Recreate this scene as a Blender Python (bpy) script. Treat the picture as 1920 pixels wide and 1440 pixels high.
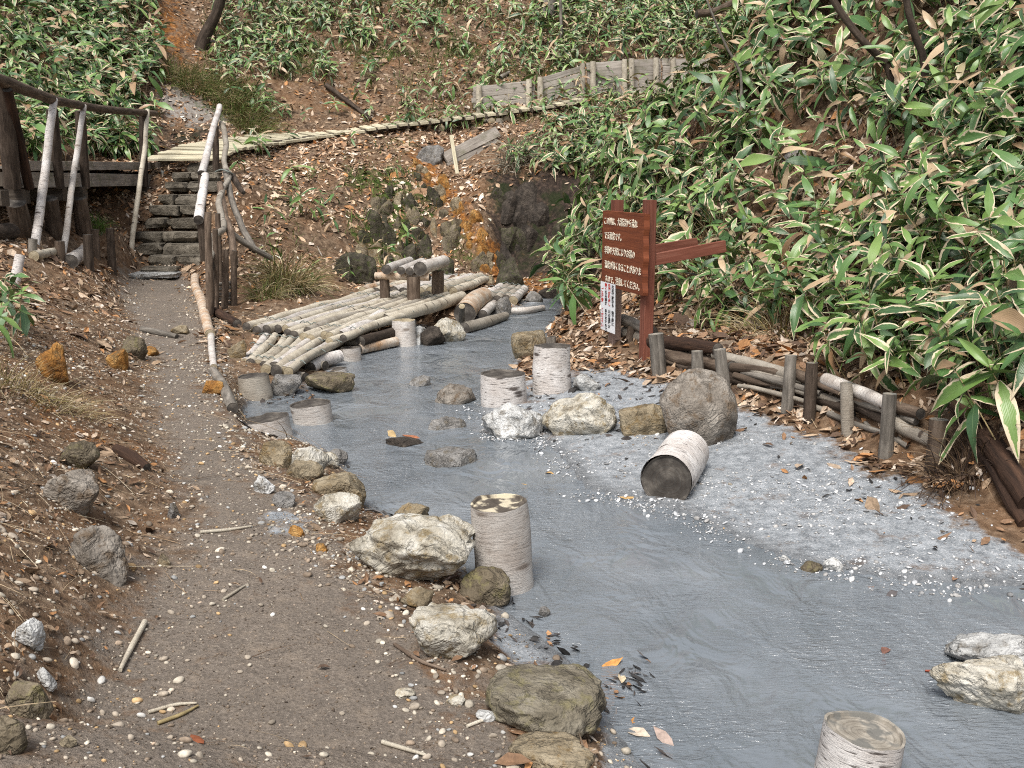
import bpy, bmesh, math, random
import numpy as np
from mathutils import Vector, Matrix
from mathutils.geometry import delaunay_2d_cdt

for _o in list(bpy.data.objects):
    bpy.data.objects.remove(_o)
scene = bpy.context.scene
COL = scene.collection

# ------------------------------------------------------------------ camera
CAM_H = 1.75          # above the stream surface (z = 0)
PITCH = math.radians(11.5)
FPX = 1900.0          # focal length in pixels of a 1920 wide frame
cam_d = bpy.data.cameras.new("camera")
cam_d.sensor_width = 36.0
cam_d.lens = 36.0 * FPX / 1920.0
cam_d.clip_start = 0.05
cam_d.clip_end = 400.0
cam = bpy.data.objects.new("camera", cam_d)
cam.location = (0, 0, CAM_H)
cam.rotation_euler = (math.pi / 2 - PITCH, 0, 0)
COL.objects.link(cam)
scene.camera = cam

# ------------------------------------------------------------------ sky, sun, exposure
SUN_EL, SUN_AZ = math.radians(58), math.radians(200)   # azimuth clockwise from +Y
world = bpy.data.worlds.new("World")
scene.world = world
world.use_nodes = True
_wt = world.node_tree
_wt.nodes.clear()
_sky = _wt.nodes.new("ShaderNodeTexSky")
_sky.sky_type = 'NISHITA'
_sky.sun_disc = False
_sky.sun_elevation = SUN_EL
_sky.sun_rotation = SUN_AZ
_sky.air_density = 1.0
_sky.dust_density = 4.0
_sky.ozone_density = 1.0
_hs = _wt.nodes.new("ShaderNodeHueSaturation")
_hs.inputs["Saturation"].default_value = 0.42      # thin even cloud: a paler sky
_bg = _wt.nodes.new("ShaderNodeBackground")
_bg.inputs["Strength"].default_value = 0.105
_out = _wt.nodes.new("ShaderNodeOutputWorld")
_wt.links.new(_sky.outputs[0], _hs.inputs["Color"])
_wt.links.new(_hs.outputs[0], _bg.inputs["Color"])
_wt.links.new(_bg.outputs[0], _out.inputs["Surface"])
sun_d = bpy.data.lights.new("sun", 'SUN')
sun_d.energy = 1.9
sun_d.angle = math.radians(22)
sun_d.color = (1.0, 0.96, 0.9)
sun = bpy.data.objects.new("sun", sun_d)
_sd = Vector((math.sin(SUN_AZ) * math.cos(SUN_EL), math.cos(SUN_AZ) * math.cos(SUN_EL), math.sin(SUN_EL)))
sun.rotation_euler = _sd.to_track_quat('Z', 'Y').to_euler()
sun.location = (0, -10, 30)
COL.objects.link(sun)
vs = scene.view_settings
vs.view_transform = 'Standard'
vs.look = 'None'
vs.exposure = 0.87
vs.gamma = 1.0
vs.use_curve_mapping = False
scene.cycles.use_denoising = False
scene.cycles.filter_width = 1.1
scene.cycles.sample_clamp_direct = 3.0
scene.cycles.sample_clamp_indirect = 2.0
scene.cycles.max_bounces = 6
scene.cycles.diffuse_bounces = 3
scene.cycles.glossy_bounces = 2
scene.cycles.transparent_max_bounces = 4

# ------------------------------------------------------------------ numeric helpers
rng = np.random.default_rng(7)
R = random.Random(11)
SP, CP = math.sin(PITCH), math.cos(PITCH)


def ray(px, py):
    u = (px - 960.0) / FPX
    v = (720.0 - py) / FPX
    return u, CP + v * SP, -SP + v * CP


def W(px, py, Y):
    """world point seen towards (px, py) of the photograph at depth Y"""
    x, y, z = ray(px, py)
    t = Y / y
    return Vector((x * t, Y, CAM_H + z * t))


def Wz(px, py, z):
    x, y, zz = ray(px, py)
    t = (z - CAM_H) / zz
    return Vector((x * t, y * t, z))


def proj(P):
    P = np.asarray(P, float)
    d = P[..., 1] * CP - (P[..., 2] - CAM_H) * SP
    v = P[..., 1] * SP + (P[..., 2] - CAM_H) * CP
    d = np.where(d < 0.05, 0.05, d)
    return 960 + FPX * P[..., 0] / d, 720 - FPX * v / d, d


def _hash(ix, iy, iz, seed):
    h = (ix.astype(np.int64) * 374761393 + iy.astype(np.int64) * 668265263 + iz.astype(np.int64) * 2147483647 + seed * 1274126177) & 0xffffffff
    h = ((h ^ (h >> 13)) * 1274126177) & 0xffffffff
    h = (h ^ (h >> 16)) & 0xffffffff
    return h.astype(np.float64) / 4294967295.0


def vnoise(P, seed=0):
    P = np.asarray(P, float)
    if P.shape[-1] == 2:
        P = np.concatenate([P, np.zeros(P.shape[:-1] + (1,))], -1)
    i = np.floor(P).astype(np.int64)
    f = P - i
    f = f * f * (3 - 2 * f)
    r = 0
    for dx in (0, 1):
        for dy in (0, 1):
            for dz in (0, 1):
                w = (f[..., 0] if dx else 1 - f[..., 0]) * (f[..., 1] if dy else 1 - f[..., 1]) * (f[..., 2] if dz else 1 - f[..., 2])
                r = r + w * _hash(i[..., 0] + dx, i[..., 1] + dy, i[..., 2] + dz, seed)
    return r * 2 - 1


def fbm(P, octaves=4, seed=0, gain=0.5):
    P = np.asarray(P, float)
    a, r, t = 1.0, 0, 0
    for o in range(octaves):
        r = r + a * vnoise(P * (2.0 ** o) + o * 17.3, seed + o)
        t += a
        a *= gain
    return r / t


def in_poly(px, py, poly):
    px = np.asarray(px, float); py = np.asarray(py, float)
    inside = np.zeros(px.shape, bool)
    n = len(poly)
    for i in range(n):
        x0, y0 = poly[i]; x1, y1 = poly[(i + 1) % n]
        c = ((y0 > py) != (y1 > py)) & (px < (x1 - x0) * (py - y0) / ((y1 - y0) + 1e-12) + x0)
        inside ^= c
    return inside


def poly_dist(px, py, poly, closed=True):
    d = np.full(np.shape(px), 1e9)
    n = len(poly)
    for i in range(n if closed else n - 1):
        x0, y0 = poly[i]; x1, y1 = poly[(i + 1) % n]
        ex, ey = x1 - x0, y1 - y0
        t = np.clip(((px - x0) * ex + (py - y0) * ey) / (ex * ex + ey * ey + 1e-12), 0, 1)
        d = np.minimum(d, np.hypot(px - x0 - t * ex, py - y0 - t * ey))
    return d


def soft_poly(px, py, poly, feather):
    s = poly_dist(px, py, poly)
    s = np.where(in_poly(px, py, poly), s, -s)
    t = np.clip(s / feather * 0.5 + 0.5, 0, 1)
    return t * t * (3 - 2 * t)


# ------------------------------------------------------------------ materials
class NT:
    def __init__(self, name, rough=0.8, spec=0.3):
        self.m = bpy.data.materials.new(name)
        self.m.use_nodes = True
        self.t = self.m.node_tree
        self.b = self.t.nodes["Principled BSDF"]
        self.b.inputs["Roughness"].default_value = rough
        self.b.inputs["Specular IOR Level"].default_value = spec

    def n(self, typ, out=0, props=None, **ins):
        nd = self.t.nodes.new("ShaderNode" + typ)
        for k, v in (props or {}).items():
            setattr(nd, k, v)
        for k, v in ins.items():
            key = int(k[1:]) if k[0] == 'i' and k[1:].isdigit() else k.replace('_', ' ')
            self.set(nd.inputs[key], v)
        return nd.outputs[out]

    def set(self, sock, v):
        if isinstance(v, bpy.types.NodeSocket):
            self.t.links.new(v, sock)
        else:
            if sock.type == 'RGBA' and len(v) == 3:
                v = (*v, 1)
            sock.default_value = v

    def obj(self):
        return self.n("TexCoord", 3)

    def uv(self):
        return self.n("UVMap", 0)

    def attr(self, name, out=0):
        return self.n("Attribute", out, props={"attribute_name": name})

    def sep(self, c):
        nd = self.t.nodes.new("ShaderNodeSeparateColor")
        self.t.links.new(c, nd.inputs[0])
        return nd.outputs

    def map(self, vec, scale, loc=(0, 0, 0)):
        return self.n("Mapping", 0, Vector=vec, Scale=scale, Location=loc)

    def noise(self, vec, scale, detail=4, rough=0.55, out=0, dist=0.0):
        return self.n("TexNoise", out, Vector=vec, Scale=scale, Detail=float(detail), Roughness=rough, Distortion=dist)

    def vor(self, vec, scale, out=0):
        return self.n("TexVoronoi", out, Vector=vec, Scale=scale)

    def ramp(self, fac, stops, interp='LINEAR'):
        nd = self.t.nodes.new("ShaderNodeValToRGB")
        cr = nd.color_ramp
        cr.interpolation = interp
        while len(cr.elements) < len(stops):
            cr.elements.new(0.5)
        for e, (p, c) in zip(cr.elements, stops):
            e.position = p
            e.color = (*c, 1) if not isinstance(c, (int, float)) else (c, c, c, 1)
        self.t.links.new(fac, nd.inputs[0])
        return nd.outputs[0]

    def mix(self, fac, a, b, mode='MIX'):
        nd = self.t.nodes.new("ShaderNodeMix")
        nd.data_type = 'RGBA'
        nd.blend_type = mode
        self.set(nd.inputs[0], fac)
        self.set(nd.inputs[6], a)
        self.set(nd.inputs[7], b)
        return nd.outputs[2]

    def math(self, op, a, b=0.0, c=0.0, clamp=False):
        nd = self.t.nodes.new("ShaderNodeMath")
        nd.operation = op
        nd.use_clamp = clamp
        self.set(nd.inputs[0], a); self.set(nd.inputs[1], b); self.set(nd.inputs[2], c)
        return nd.outputs[0]

    def rng(self, v, a, b, c=0.0, d=1.0):
        return self.n("MapRange", 0, i0=v, i1=a, i2=b, i3=c, i4=d)

    def bump(self, h, strength=0.5, dist=0.02, normal=None):
        nd = self.t.nodes.new("ShaderNodeBump")
        nd.inputs["Strength"].default_value = strength
        nd.inputs["Distance"].default_value = dist
        self.t.links.new(h, nd.inputs["Height"])
        if normal is not None:
            self.t.links.new(normal, nd.inputs["Normal"])
        return nd.outputs[0]

    def fin(self, color=None, rough=None, normal=None, spec=None):
        if color is not None: self.set(self.b.inputs["Base Color"], color)
        if rough is not None: self.set(self.b.inputs["Roughness"], rough)
        if normal is not None: self.set(self.b.inputs["Normal"], normal)
        if spec is not None: self.set(self.b.inputs["Specular IOR Level"], spec)
        return self.m


MAT = {}


def mat_earth():
    k = NT("earth", 0.9, 0.2)
    p = k.obj()
    m1 = k.attr("mask_a"); s1 = k.sep(m1); a1 = k.attr("mask_a", 3)
    s2 = k.sep(k.attr("mask_b"))
    big = k.noise(p, 2.2, 5, 0.6)
    mid = k.noise(p, 14, 6, 0.65)
    fine = k.noise(p, 75, 4, 0.7)
    vor = k.vor(p, 42)
    litter = k.ramp(mid, [(0.3, (0.04, 0.026, 0.016)), (0.47, (0.11, 0.073, 0.046)), (0.6, (0.2, 0.14, 0.092)), (0.74, (0.33, 0.25, 0.18))])
    litter = k.mix(k.rng(big, 0.4, 0.65), litter, k.mix(0.45, litter, (0.19, 0.095, 0.042)))
    path = k.ramp(fine, [(0.25, (0.085, 0.069, 0.055)), (0.5, (0.178, 0.147, 0.119)), (0.75, (0.29, 0.243, 0.2))])
    path = k.mix(k.rng(big, 0.35, 0.7), path, k.mix(0.45, path, (0.1, 0.088, 0.075)))
    path = k.mix(k.rng(mid, 0.5, 0.75, 0, 0.6), path, (0.26, 0.21, 0.16))
    path = k.mix(k.rng(vor, 0.16, 0.1, 0, 0.55), path, (0.42, 0.37, 0.3))
    mud = k.ramp(mid, [(0.3, (0.13, 0.142, 0.155)), (0.5, (0.25, 0.27, 0.288)), (0.7, (0.37, 0.39, 0.41))])
    mud = k.mix(k.rng(fine, 0.5, 0.62, 0, 0.35), mud, (0.6, 0.6, 0.6))
    ochre = k.ramp(mid, [(0.3, (0.045, 0.022, 0.011)), (0.45, (0.13, 0.055, 0.017)), (0.58, (0.3, 0.12, 0.027)), (0.72, (0.36, 0.22, 0.085))])
    moss = k.ramp(mid, [(0.3, (0.02, 0.032, 0.006)), (0.55, (0.055, 0.085, 0.016)), (0.75, (0.12, 0.14, 0.04))])
    rock = k.ramp(mid, [(0.3, (0.01, 0.008, 0.007)), (0.5, (0.036, 0.026, 0.02)), (0.66, (0.08, 0.055, 0.042)), (0.78, (0.13, 0.07, 0.038))])  # dark wet rock, base colour lowered further to carry the recess's overhang shade
    rock = k.mix(k.rng(big, 0.48, 0.62, 0, 0.8), rock, (0.017, 0.026, 0.008))
    clay = k.ramp(mid, [(0.3, (0.14, 0.12, 0.105)), (0.5, (0.24, 0.215, 0.19)), (0.7, (0.33, 0.3, 0.27))])
    c = litter
    jit = k.rng(k.noise(p, 6.5, 5, 0.7), 0.32, 0.68, -0.45, 0.45)

    def blend(c, mask, col):
        f = k.rng(k.math('ADD', mask, k.math('MULTIPLY', jit, k.math('MINIMUM', 1.0, k.math('MULTIPLY', mask, 3.0)))), 0.3, 0.75)
        return k.mix(f, c, col)
    c = blend(c, s1[0], path)
    c = blend(c, s2[0], rock)
    c = blend(c, s2[1], clay)
    c = blend(c, a1, moss)
    c = blend(c, s1[2], ochre)
    c = blend(c, s1[1], mud)
    h = k.math('ADD', k.math('MULTIPLY', mid, 0.7), k.math('MULTIPLY', fine, 0.3))
    wet = k.math('MAXIMUM', s1[1], s2[2])
    rough = k.rng(wet, 0.2, 1.0, 0.92, 0.42)
    c = k.mix(k.math('MULTIPLY', s2[2], 0.6), c, (0.06, 0.06, 0.06))
    MAT["earth"] = k.fin(c, rough, k.bump(h, 0.9, 0.035))


def mat_water():
    k = NT("milky_water", 0.09, 0.5)
    p = k.obj()
    flow = k.map(p, (1.0, 0.55, 1.0))
    w1 = k.noise(flow, 4.5, 3, 0.55, dist=0.8)
    w2 = k.noise(k.map(p, (1.0, 2.6, 1.0)), 16, 3, 0.6, dist=0.9)
    w3 = k.noise(k.map(p, (0.7, 2.4, 1.0)), 48, 2, 0.6, dist=0.4)
    calm = k.rng(k.noise(p, 0.9, 3, 0.6, dist=0.7), 0.4, 0.62, 0.06, 1.0)
    h = k.math('ADD', k.math('MULTIPLY', w1, 2.4), k.math('MULTIPLY', calm, k.math('ADD', k.math('MULTIPLY', w2, 0.8), k.math('MULTIPLY', w3, 0.12))))
    c = k.ramp(k.noise(p, 1.3, 4, 0.6), [(0.3, (0.128, 0.146, 0.162)), (0.55, (0.165, 0.184, 0.202)), (0.75, (0.215, 0.234, 0.252))])
    MAT["water"] = k.fin(c, 0.085, k.bump(h, 1.0, 0.026))


def mat_rock(name, cols, scale=7, spots=None, bump=0.7, crack=True):
    k = NT(name, 0.85, 0.25)
    p = k.obj()
    rnd = k.n("ObjectInfo", 5)
    off = k.n("CombineXYZ", 0, X=k.math('MULTIPLY', rnd, 31.0), Y=k.math('MULTIPLY', rnd, 17.0), Z=rnd)
    p = k.n("VectorMath", 0, i0=p, i1=off)
    a = k.noise(p, scale, 7, 0.62)
    f = k.noise(p, scale * 6, 5, 0.7)
    v = k.vor(k.n("VectorMath", 0, i0=p, i1=k.noise(p, scale, 3, 0.6, out=1)), scale * 1.3)
    n = len(cols)
    c = k.ramp(a, [(0.3 + 0.4 * i / (n - 1), cc) for i, cc in enumerate(cols)])
    c = k.mix(k.rng(f, 0.38, 0.66, 0.0, 0.45), c, k.mix(0.5, c, (0.02, 0.018, 0.015)))
    ck = k.math('ABSOLUTE', k.math('SUBTRACT', k.noise(p, scale * .55, 6, 0.6, dist=0.8), 0.5))
    c = k.mix(k.rng(ck, 0.02, 0.0, 0, 0.4), c, (0.035, 0.028, 0.02))
    if spots:
        c = k.mix(k.rng(k.noise(p, scale * 1.7, 5, 0.7), 0.52, 0.63, 0, 0.85), c, spots)
    tone = k.rng(rnd, 0, 1, 0.82, 1.1)
    c = k.mix(1.0, c, k.n("CombineXYZ", 0, X=tone, Y=tone, Z=tone), 'MULTIPLY')
    h = k.math('ADD', k.math('MULTIPLY', a, 0.6), k.math('MULTIPLY', f, 0.35))
    h = k.math('ADD', h, k.math('ADD', k.math('MULTIPLY', v, 0.35), k.rng(ck, 0.0, 0.035, 0, 0.35)))
    MAT[name] = k.fin(c, None, k.bump(h, bump, 0.035))


def mat_birch(name, base, stain, dash=(0.05, 0.035, 0.028), amt=0.5, dirt=(0.2, 0.15, 0.11), dirt_amt=0.4):
    k = NT(name, 0.75, 0.25)
    uv = k.uv()
    rnd = k.n("ObjectInfo", 5)
    uv = k.n("VectorMath", 0, i0=uv, i1=k.n("CombineXYZ", 0, X=k.math('MULTIPLY', rnd, 13.0), Y=k.math('MULTIPLY', rnd, 29.0), Z=0.0))
    d1 = k.noise(k.map(uv, (1.0, 7.5, 1.0)), 12, 4, 0.65)
    d2 = k.noise(k.map(uv, (1.0, 12.0, 1.0)), 26, 3, 0.7)
    lo = k.noise(uv, 5, 4, 0.6)
    kn = k.vor(k.map(uv, (0.55, 1.6, 1.0)), 6.5)
    c = k.mix(k.rng(lo, 0.35, 0.68), base, stain)
    c = k.mix(k.rng(k.noise(uv, 3.1, 4, 0.6), 0.5, 0.72, 0, dirt_amt), c, dirt)
    c = k.mix(k.math('MULTIPLY', k.rng(d1, 0.56, 0.64), amt), c, dash)
    c = k.mix(k.math('MULTIPLY', k.rng(d2, 0.58, 0.66), amt * 0.9), c, dash)
    c = k.mix(k.rng(kn, 0.2, 0.1, 0, 0.9), c, dash)
    tone = k.rng(rnd, 0, 1, 0.78, 1.08)
    c = k.mix(1.0, c, k.n("CombineXYZ", 0, X=tone, Y=tone, Z=tone), 'MULTIPLY')
    h = k.math('SUBTRACT', k.math('MULTIPLY', lo, 0.4), k.math('ADD', k.math('MULTIPLY', d1, 0.5), k.math('MULTIPLY', d2, 0.3)))
    MAT[name] = k.fin(c, None, k.bump(h, 0.8, 0.012))


def mat_bark(name, cols, stretch=0.16, scale=22, bump=0.9):
    k = NT(name, 0.88, 0.2)
    uv = k.uv()
    rnd = k.n("ObjectInfo", 5)
    uv = k.n("VectorMath", 0, i0=uv, i1=k.n("CombineXYZ", 0, X=k.math('MULTIPLY', rnd, 13.0), Y=k.math('MULTIPLY', rnd, 29.0), Z=0.0))
    a = k.noise(k.map(uv, (1.0, stretch, 1.0)), scale, 6, 0.65, dist=0.4)
    b = k.noise(uv, 6, 5, 0.6)
    n = len(cols)
    c = k.ramp(a, [(0.3 + 0.42 * i / (n - 1), cc) for i, cc in enumerate(cols)])
    c = k.mix(k.rng(b, 0.45, 0.7, 0, 0.5), c, cols[0])
    tone = k.rng(rnd, 0, 1, 0.7, 1.12)
    c = k.mix(1.0, c, k.n("CombineXYZ", 0, X=tone, Y=tone, Z=tone), 'MULTIPLY')
    MAT[name] = k.fin(c, None, k.bump(k.math('ADD', a, k.math('MULTIPLY', b, 0.4)), bump, 0.014))


def mat_cut(name, cols, ring=(0.05, 0.035, 0.025), blotch=None):
    k = NT(name, 0.85, 0.2)
    uv = k.uv()
    rad = k.n("VectorMath", 1, props={"operation": 'LENGTH'}, i0=uv)
    nz = k.noise(uv, 9, 4, 0.6)
    rings = k.n("TexNoise", 0, Vector=k.n("CombineXYZ", 0, X=k.math('ADD', rad, k.math('MULTIPLY', nz, 0.02)), Y=0.0, Z=0.0), Scale=120.0, Detail=2.0)
    c = k.ramp(nz, [(0.32, cols[0]), (0.52, cols[1]), (0.68, cols[2])])
    c = k.mix(k.rng(rings, 0.4, 0.65, 0, 0.45), c, ring)
    if blotch:
        c = k.mix(k.rng(k.noise(uv, 13, 3, 0.5), 0.5, 0.58), c, blotch)
    MAT[name] = k.fin(c, None, k.bump(k.math('ADD', nz, k.math('MULTIPLY', rings, 0.4)), 0.6, 0.008))


def mat_plank(name, cols, moss=None, spec=0.2):
    k = NT(name, 0.82, spec)
    uv = k.uv()
    rnd = k.n("ObjectInfo", 5)
    uv = k.n("VectorMath", 0, i0=uv, i1=k.n("CombineXYZ", 0, X=k.math('MULTIPLY', rnd, 9.0), Y=k.math('MULTIPLY', rnd, 23.0), Z=0.0))
    a = k.noise(k.map(uv, (1.0, 0.06, 1.0)), 38, 5, 0.65, dist=0.5)
    b = k.noise(k.map(uv, (1.0, 0.4, 1.0)), 5, 4, 0.6)
    n = len(cols)
    c = k.ramp(a, [(0.28 + 0.44 * i / (n - 1), cc) for i, cc in enumerate(cols)])
    c = k.mix(k.rng(b, 0.45, 0.72, 0, 0.55), c, cols[0])
    if moss:
        c = k.mix(k.rng(k.noise(uv, 2.3, 5, 0.65), 0.52, 0.68, 0, 0.7), c, moss)
    tone = k.rng(rnd, 0, 1, 0.78, 1.1)
    c = k.mix(1.0, c, k.n("CombineXYZ", 0, X=tone, Y=tone, Z=tone), 'MULTIPLY')
    MAT[name] = k.fin(c, None, k.bump(a, 0.5, 0.006))


def mat_plain(name, col, rough=0.8, var=0.25, scale=12.0, spec=0.25):
    k = NT(name, rough, spec)
    a = k.noise(k.obj(), scale, 4, 0.6)
    dark = tuple(v * (1 - var) for v in col); lite = tuple(min(1, v * (1 + var)) for v in col)
    MAT[name] = k.fin(k.ramp(a, [(0.3, dark), (0.7, lite)]))


def mat_sasa():
    k = NT("bamboo_grass_leaf", 0.42, 0.5)
    s = k.sep(k.attr("leaf"))           # u across, v along, random
    rnd = k.math('FRACT', k.math('ADD', s[2], k.n("ObjectInfo", 5)))
    r2 = k.math('FRACT', k.math('MULTIPLY', rnd, 7.31))
    r3 = k.math('FRACT', k.math('MULTIPLY', rnd, 13.7))
    sgn = k.math('SUBTRACT', k.math('MULTIPLY', s[0], 2.0), 1.0)
    a = k.math('ABSOLUTE', sgn)
    skew = k.math('MULTIPLY', sgn, k.rng(k.math('FRACT', k.math('MULTIPLY', rnd, 23.3)), 0, 1, -0.45, 0.45))
    nz = k.noise(k.obj(), 17, 3, 0.65)
    edge = k.math('ADD', k.math('ADD', k.math('ADD', a, skew), k.math('MULTIPLY', k.math('SUBTRACT', nz, 0.5), 1.5)), k.math('MULTIPLY', k.math('POWER', s[1], 6.0), 0.4))
    thr = k.rng(r2, 0, 1, 0.5, 1.5)
    dry = k.rng(edge, thr, k.math('ADD', thr, 0.1))
    green = k.ramp(r3, [(0.0, (0.038, 0.082, 0.032)), (0.35, (0.068, 0.145, 0.042)), (0.7, (0.115, 0.205, 0.05)), (1.0, (0.19, 0.28, 0.075))])
    green = k.mix(k.rng(a, 0.06, 0.0, 0, 0.5), green, (0.2, 0.28, 0.12))
    cream = k.mix(nz, (0.72, 0.65, 0.49), (0.46, 0.34, 0.2))
    c = k.mix(dry, green, cream)
    dead = k.rng(rnd, 0.88, 0.89)
    c = k.mix(dead, c, k.mix(r3, (0.46, 0.35, 0.22), (0.24, 0.14, 0.07)))
    MAT["sasa"] = k.fin(c, k.rng(dry, 0, 1, 0.36, 0.75), k.bump(k.math('SINE', k.math('MULTIPLY', a, 40.0)), 0.12, 0.003))


def mat_vcol(name, rough=0.8, spec=0.25, scale=60, var=0.3):
    k = NT(name, rough, spec)
    c = k.attr("tint")
    nz = k.noise(k.obj(), scale, 3, 0.6)
    t = k.rng(nz, 0.3, 0.7, 1 - var, 1 + var)
    MAT[name] = k.fin(k.mix(1.0, c, k.n("CombineXYZ", 0, X=t, Y=t, Z=t), 'MULTIPLY'))


mat_earth(); mat_water(); mat_sasa()
mat_rock("rock_pale", [(0.2, 0.165, 0.115), (0.42, 0.385, 0.31), (0.58, 0.55, 0.475), (0.68, 0.66, 0.6)], 8, (0.25, 0.19, 0.1))
mat_rock("rock_white", [(0.3, 0.3, 0.29), (0.56, 0.56, 0.54), (0.7, 0.7, 0.69)], 9, (0.2, 0.18, 0.15))
mat_rock("rock_tan", [(0.13, 0.1, 0.06), (0.27, 0.22, 0.145), (0.4, 0.34, 0.24)], 8, (0.18, 0.12, 0.05))
mat_rock("rock_brown", [(0.07, 0.055, 0.035), (0.15, 0.122, 0.082), (0.25, 0.21, 0.15)], 8, (0.17, 0.15, 0.07))
mat_rock("rock_grey", [(0.1, 0.094, 0.086), (0.215, 0.205, 0.192), (0.34, 0.328, 0.31)], 9, (0.14, 0.12, 0.09))
mat_rock("rock_taupe", [(0.12, 0.1, 0.08), (0.25, 0.22, 0.185), (0.4, 0.36, 0.31)], 8, (0.14, 0.1, 0.065))
mat_rock("rock_olive", [(0.085, 0.072, 0.05), (0.18, 0.157, 0.115), (0.29, 0.262, 0.205)], 8, (0.17, 0.15, 0.08))
mat_rock("rock_dark", [(0.018, 0.015, 0.012), (0.05, 0.04, 0.032), (0.1, 0.082, 0.065)], 9)
mat_rock("rock_moss", [(0.025, 0.022, 0.016), (0.065, 0.056, 0.038), (0.125, 0.108, 0.078)], 9, (0.048, 0.06, 0.014))
mat_rock("rock_ochre", [(0.16, 0.06, 0.015), (0.36, 0.17, 0.04), (0.52, 0.33, 0.13)], 9, (0.14, 0.09, 0.04))
mat_rock("step_stone", [(0.07, 0.06, 0.046), (0.15, 0.13, 0.1), (0.25, 0.22, 0.175)], 7)
mat_birch("birch", (0.62, 0.59, 0.55), (0.44, 0.39, 0.345), dash=(0.2, 0.16, 0.13), amt=0.6)
mat_birch("birch_bright", (0.72, 0.69, 0.66), (0.5, 0.45, 0.41), amt=0.9, dirt_amt=0.35)
mat_birch("birch_orange", (0.62, 0.55, 0.46), (0.42, 0.25, 0.13), amt=0.55)
mat_birch("log_pale", (0.56, 0.51, 0.415), (0.4, 0.35, 0.27), amt=0.14, dirt=(0.2, 0.16, 0.12), dirt_amt=0.6)
mat_birch("log_grey", (0.38, 0.345, 0.29), (0.26, 0.225, 0.18), amt=0.18, dirt=(0.12, 0.09, 0.065), dirt_amt=0.6)
mat_bark("bark_dark", [(0.022, 0.016, 0.012), (0.065, 0.048, 0.036), (0.13, 0.1, 0.078)])
mat_bark("bark_brown", [(0.05, 0.035, 0.025), (0.13, 0.095, 0.07), (0.24, 0.185, 0.14)])
mat_bark("bark_grey", [(0.07, 0.062, 0.052), (0.19, 0.17, 0.145), (0.32, 0.29, 0.25)])
mat_bark("wood_rotten", [(0.014, 0.009, 0.007), (0.048, 0.027, 0.018), (0.11, 0.06, 0.037)], 0.08, 26)
mat_cut("cut_dark", [(0.028, 0.025, 0.023), (0.075, 0.068, 0.06), (0.17, 0.152, 0.13)])
mat_cut("cut_pale", [(0.2, 0.16, 0.1), (0.36, 0.3, 0.2), (0.48, 0.42, 0.3)])
mat_cut("cut_blotched", [(0.05, 0.042, 0.035), (0.1, 0.085, 0.07), (0.16, 0.14, 0.115)], blotch=(0.5, 0.44, 0.32))
mat_cut("cut_grey", [(0.18, 0.16, 0.13), (0.33, 0.3, 0.25), (0.44, 0.4, 0.34)], blotch=(0.15, 0.145, 0.13))
mat_plank("plank_grey", [(0.13, 0.112, 0.094), (0.29, 0.258, 0.222), (0.42, 0.385, 0.34)], moss=(0.12, 0.118, 0.065))
mat_plank("plank_wall", [(0.19, 0.165, 0.14), (0.37, 0.335, 0.295), (0.5, 0.46, 0.41)], moss=(0.17, 0.165, 0.1))
mat_plank("plank_pale", [(0.3, 0.26, 0.17), (0.52, 0.47, 0.335), (0.64, 0.59, 0.45)])
mat_plank("plank_dark", [(0.03, 0.024, 0.018), (0.085, 0.068, 0.053), (0.15, 0.125, 0.1)])
mat_plank("sign_red", [(0.085, 0.021, 0.008), (0.155, 0.04, 0.013), (0.21, 0.06, 0.022)], spec=0.35)
mat_plank("post_red", [(0.1, 0.03, 0.017), (0.165, 0.055, 0.034), (0.23, 0.1, 0.068)], spec=0.3)
mat_plank("post_faded", [(0.2, 0.13, 0.1), (0.33, 0.23, 0.185), (0.42, 0.31, 0.26)], spec=0.3)
mat_plain("letter_cream", (0.78, 0.72, 0.58), 0.6, 0.1)
mat_plain("paper", (0.74, 0.76, 0.78), 0.5, 0.05, 5)
mat_plain("ink_black", (0.03, 0.03, 0.035), 0.5, 0.1)
mat_plain("ink_red", (0.5, 0.03, 0.025), 0.5, 0.1)
mat_plain("stem_straw", (0.28, 0.22, 0.11), 0.7, 0.4, 30)
mat_plain("rope_teal", (0.16, 0.18, 0.165), 0.8, 0.4, 40)
mat_plain("moss", (0.055, 0.09, 0.012), 0.95, 0.5, 40)
mat_vcol("dead_leaf", 0.72, 0.3)
mat_vcol("pebble", 0.85, 0.25, 45, 0.35)
mat_vcol("twig", 0.85, 0.2, 40, 0.4)
mat_vcol("grass", 0.7, 0.3, 20, 0.3)

# ------------------------------------------------------------------ mesh and object helpers
def tag(o, label=None, cat=None, group=None, kind=None):
    if label: o["label"] = label
    if cat: o["category"] = cat
    if group: o["group"] = group
    if kind: o["kind"] = kind
    return o


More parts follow.
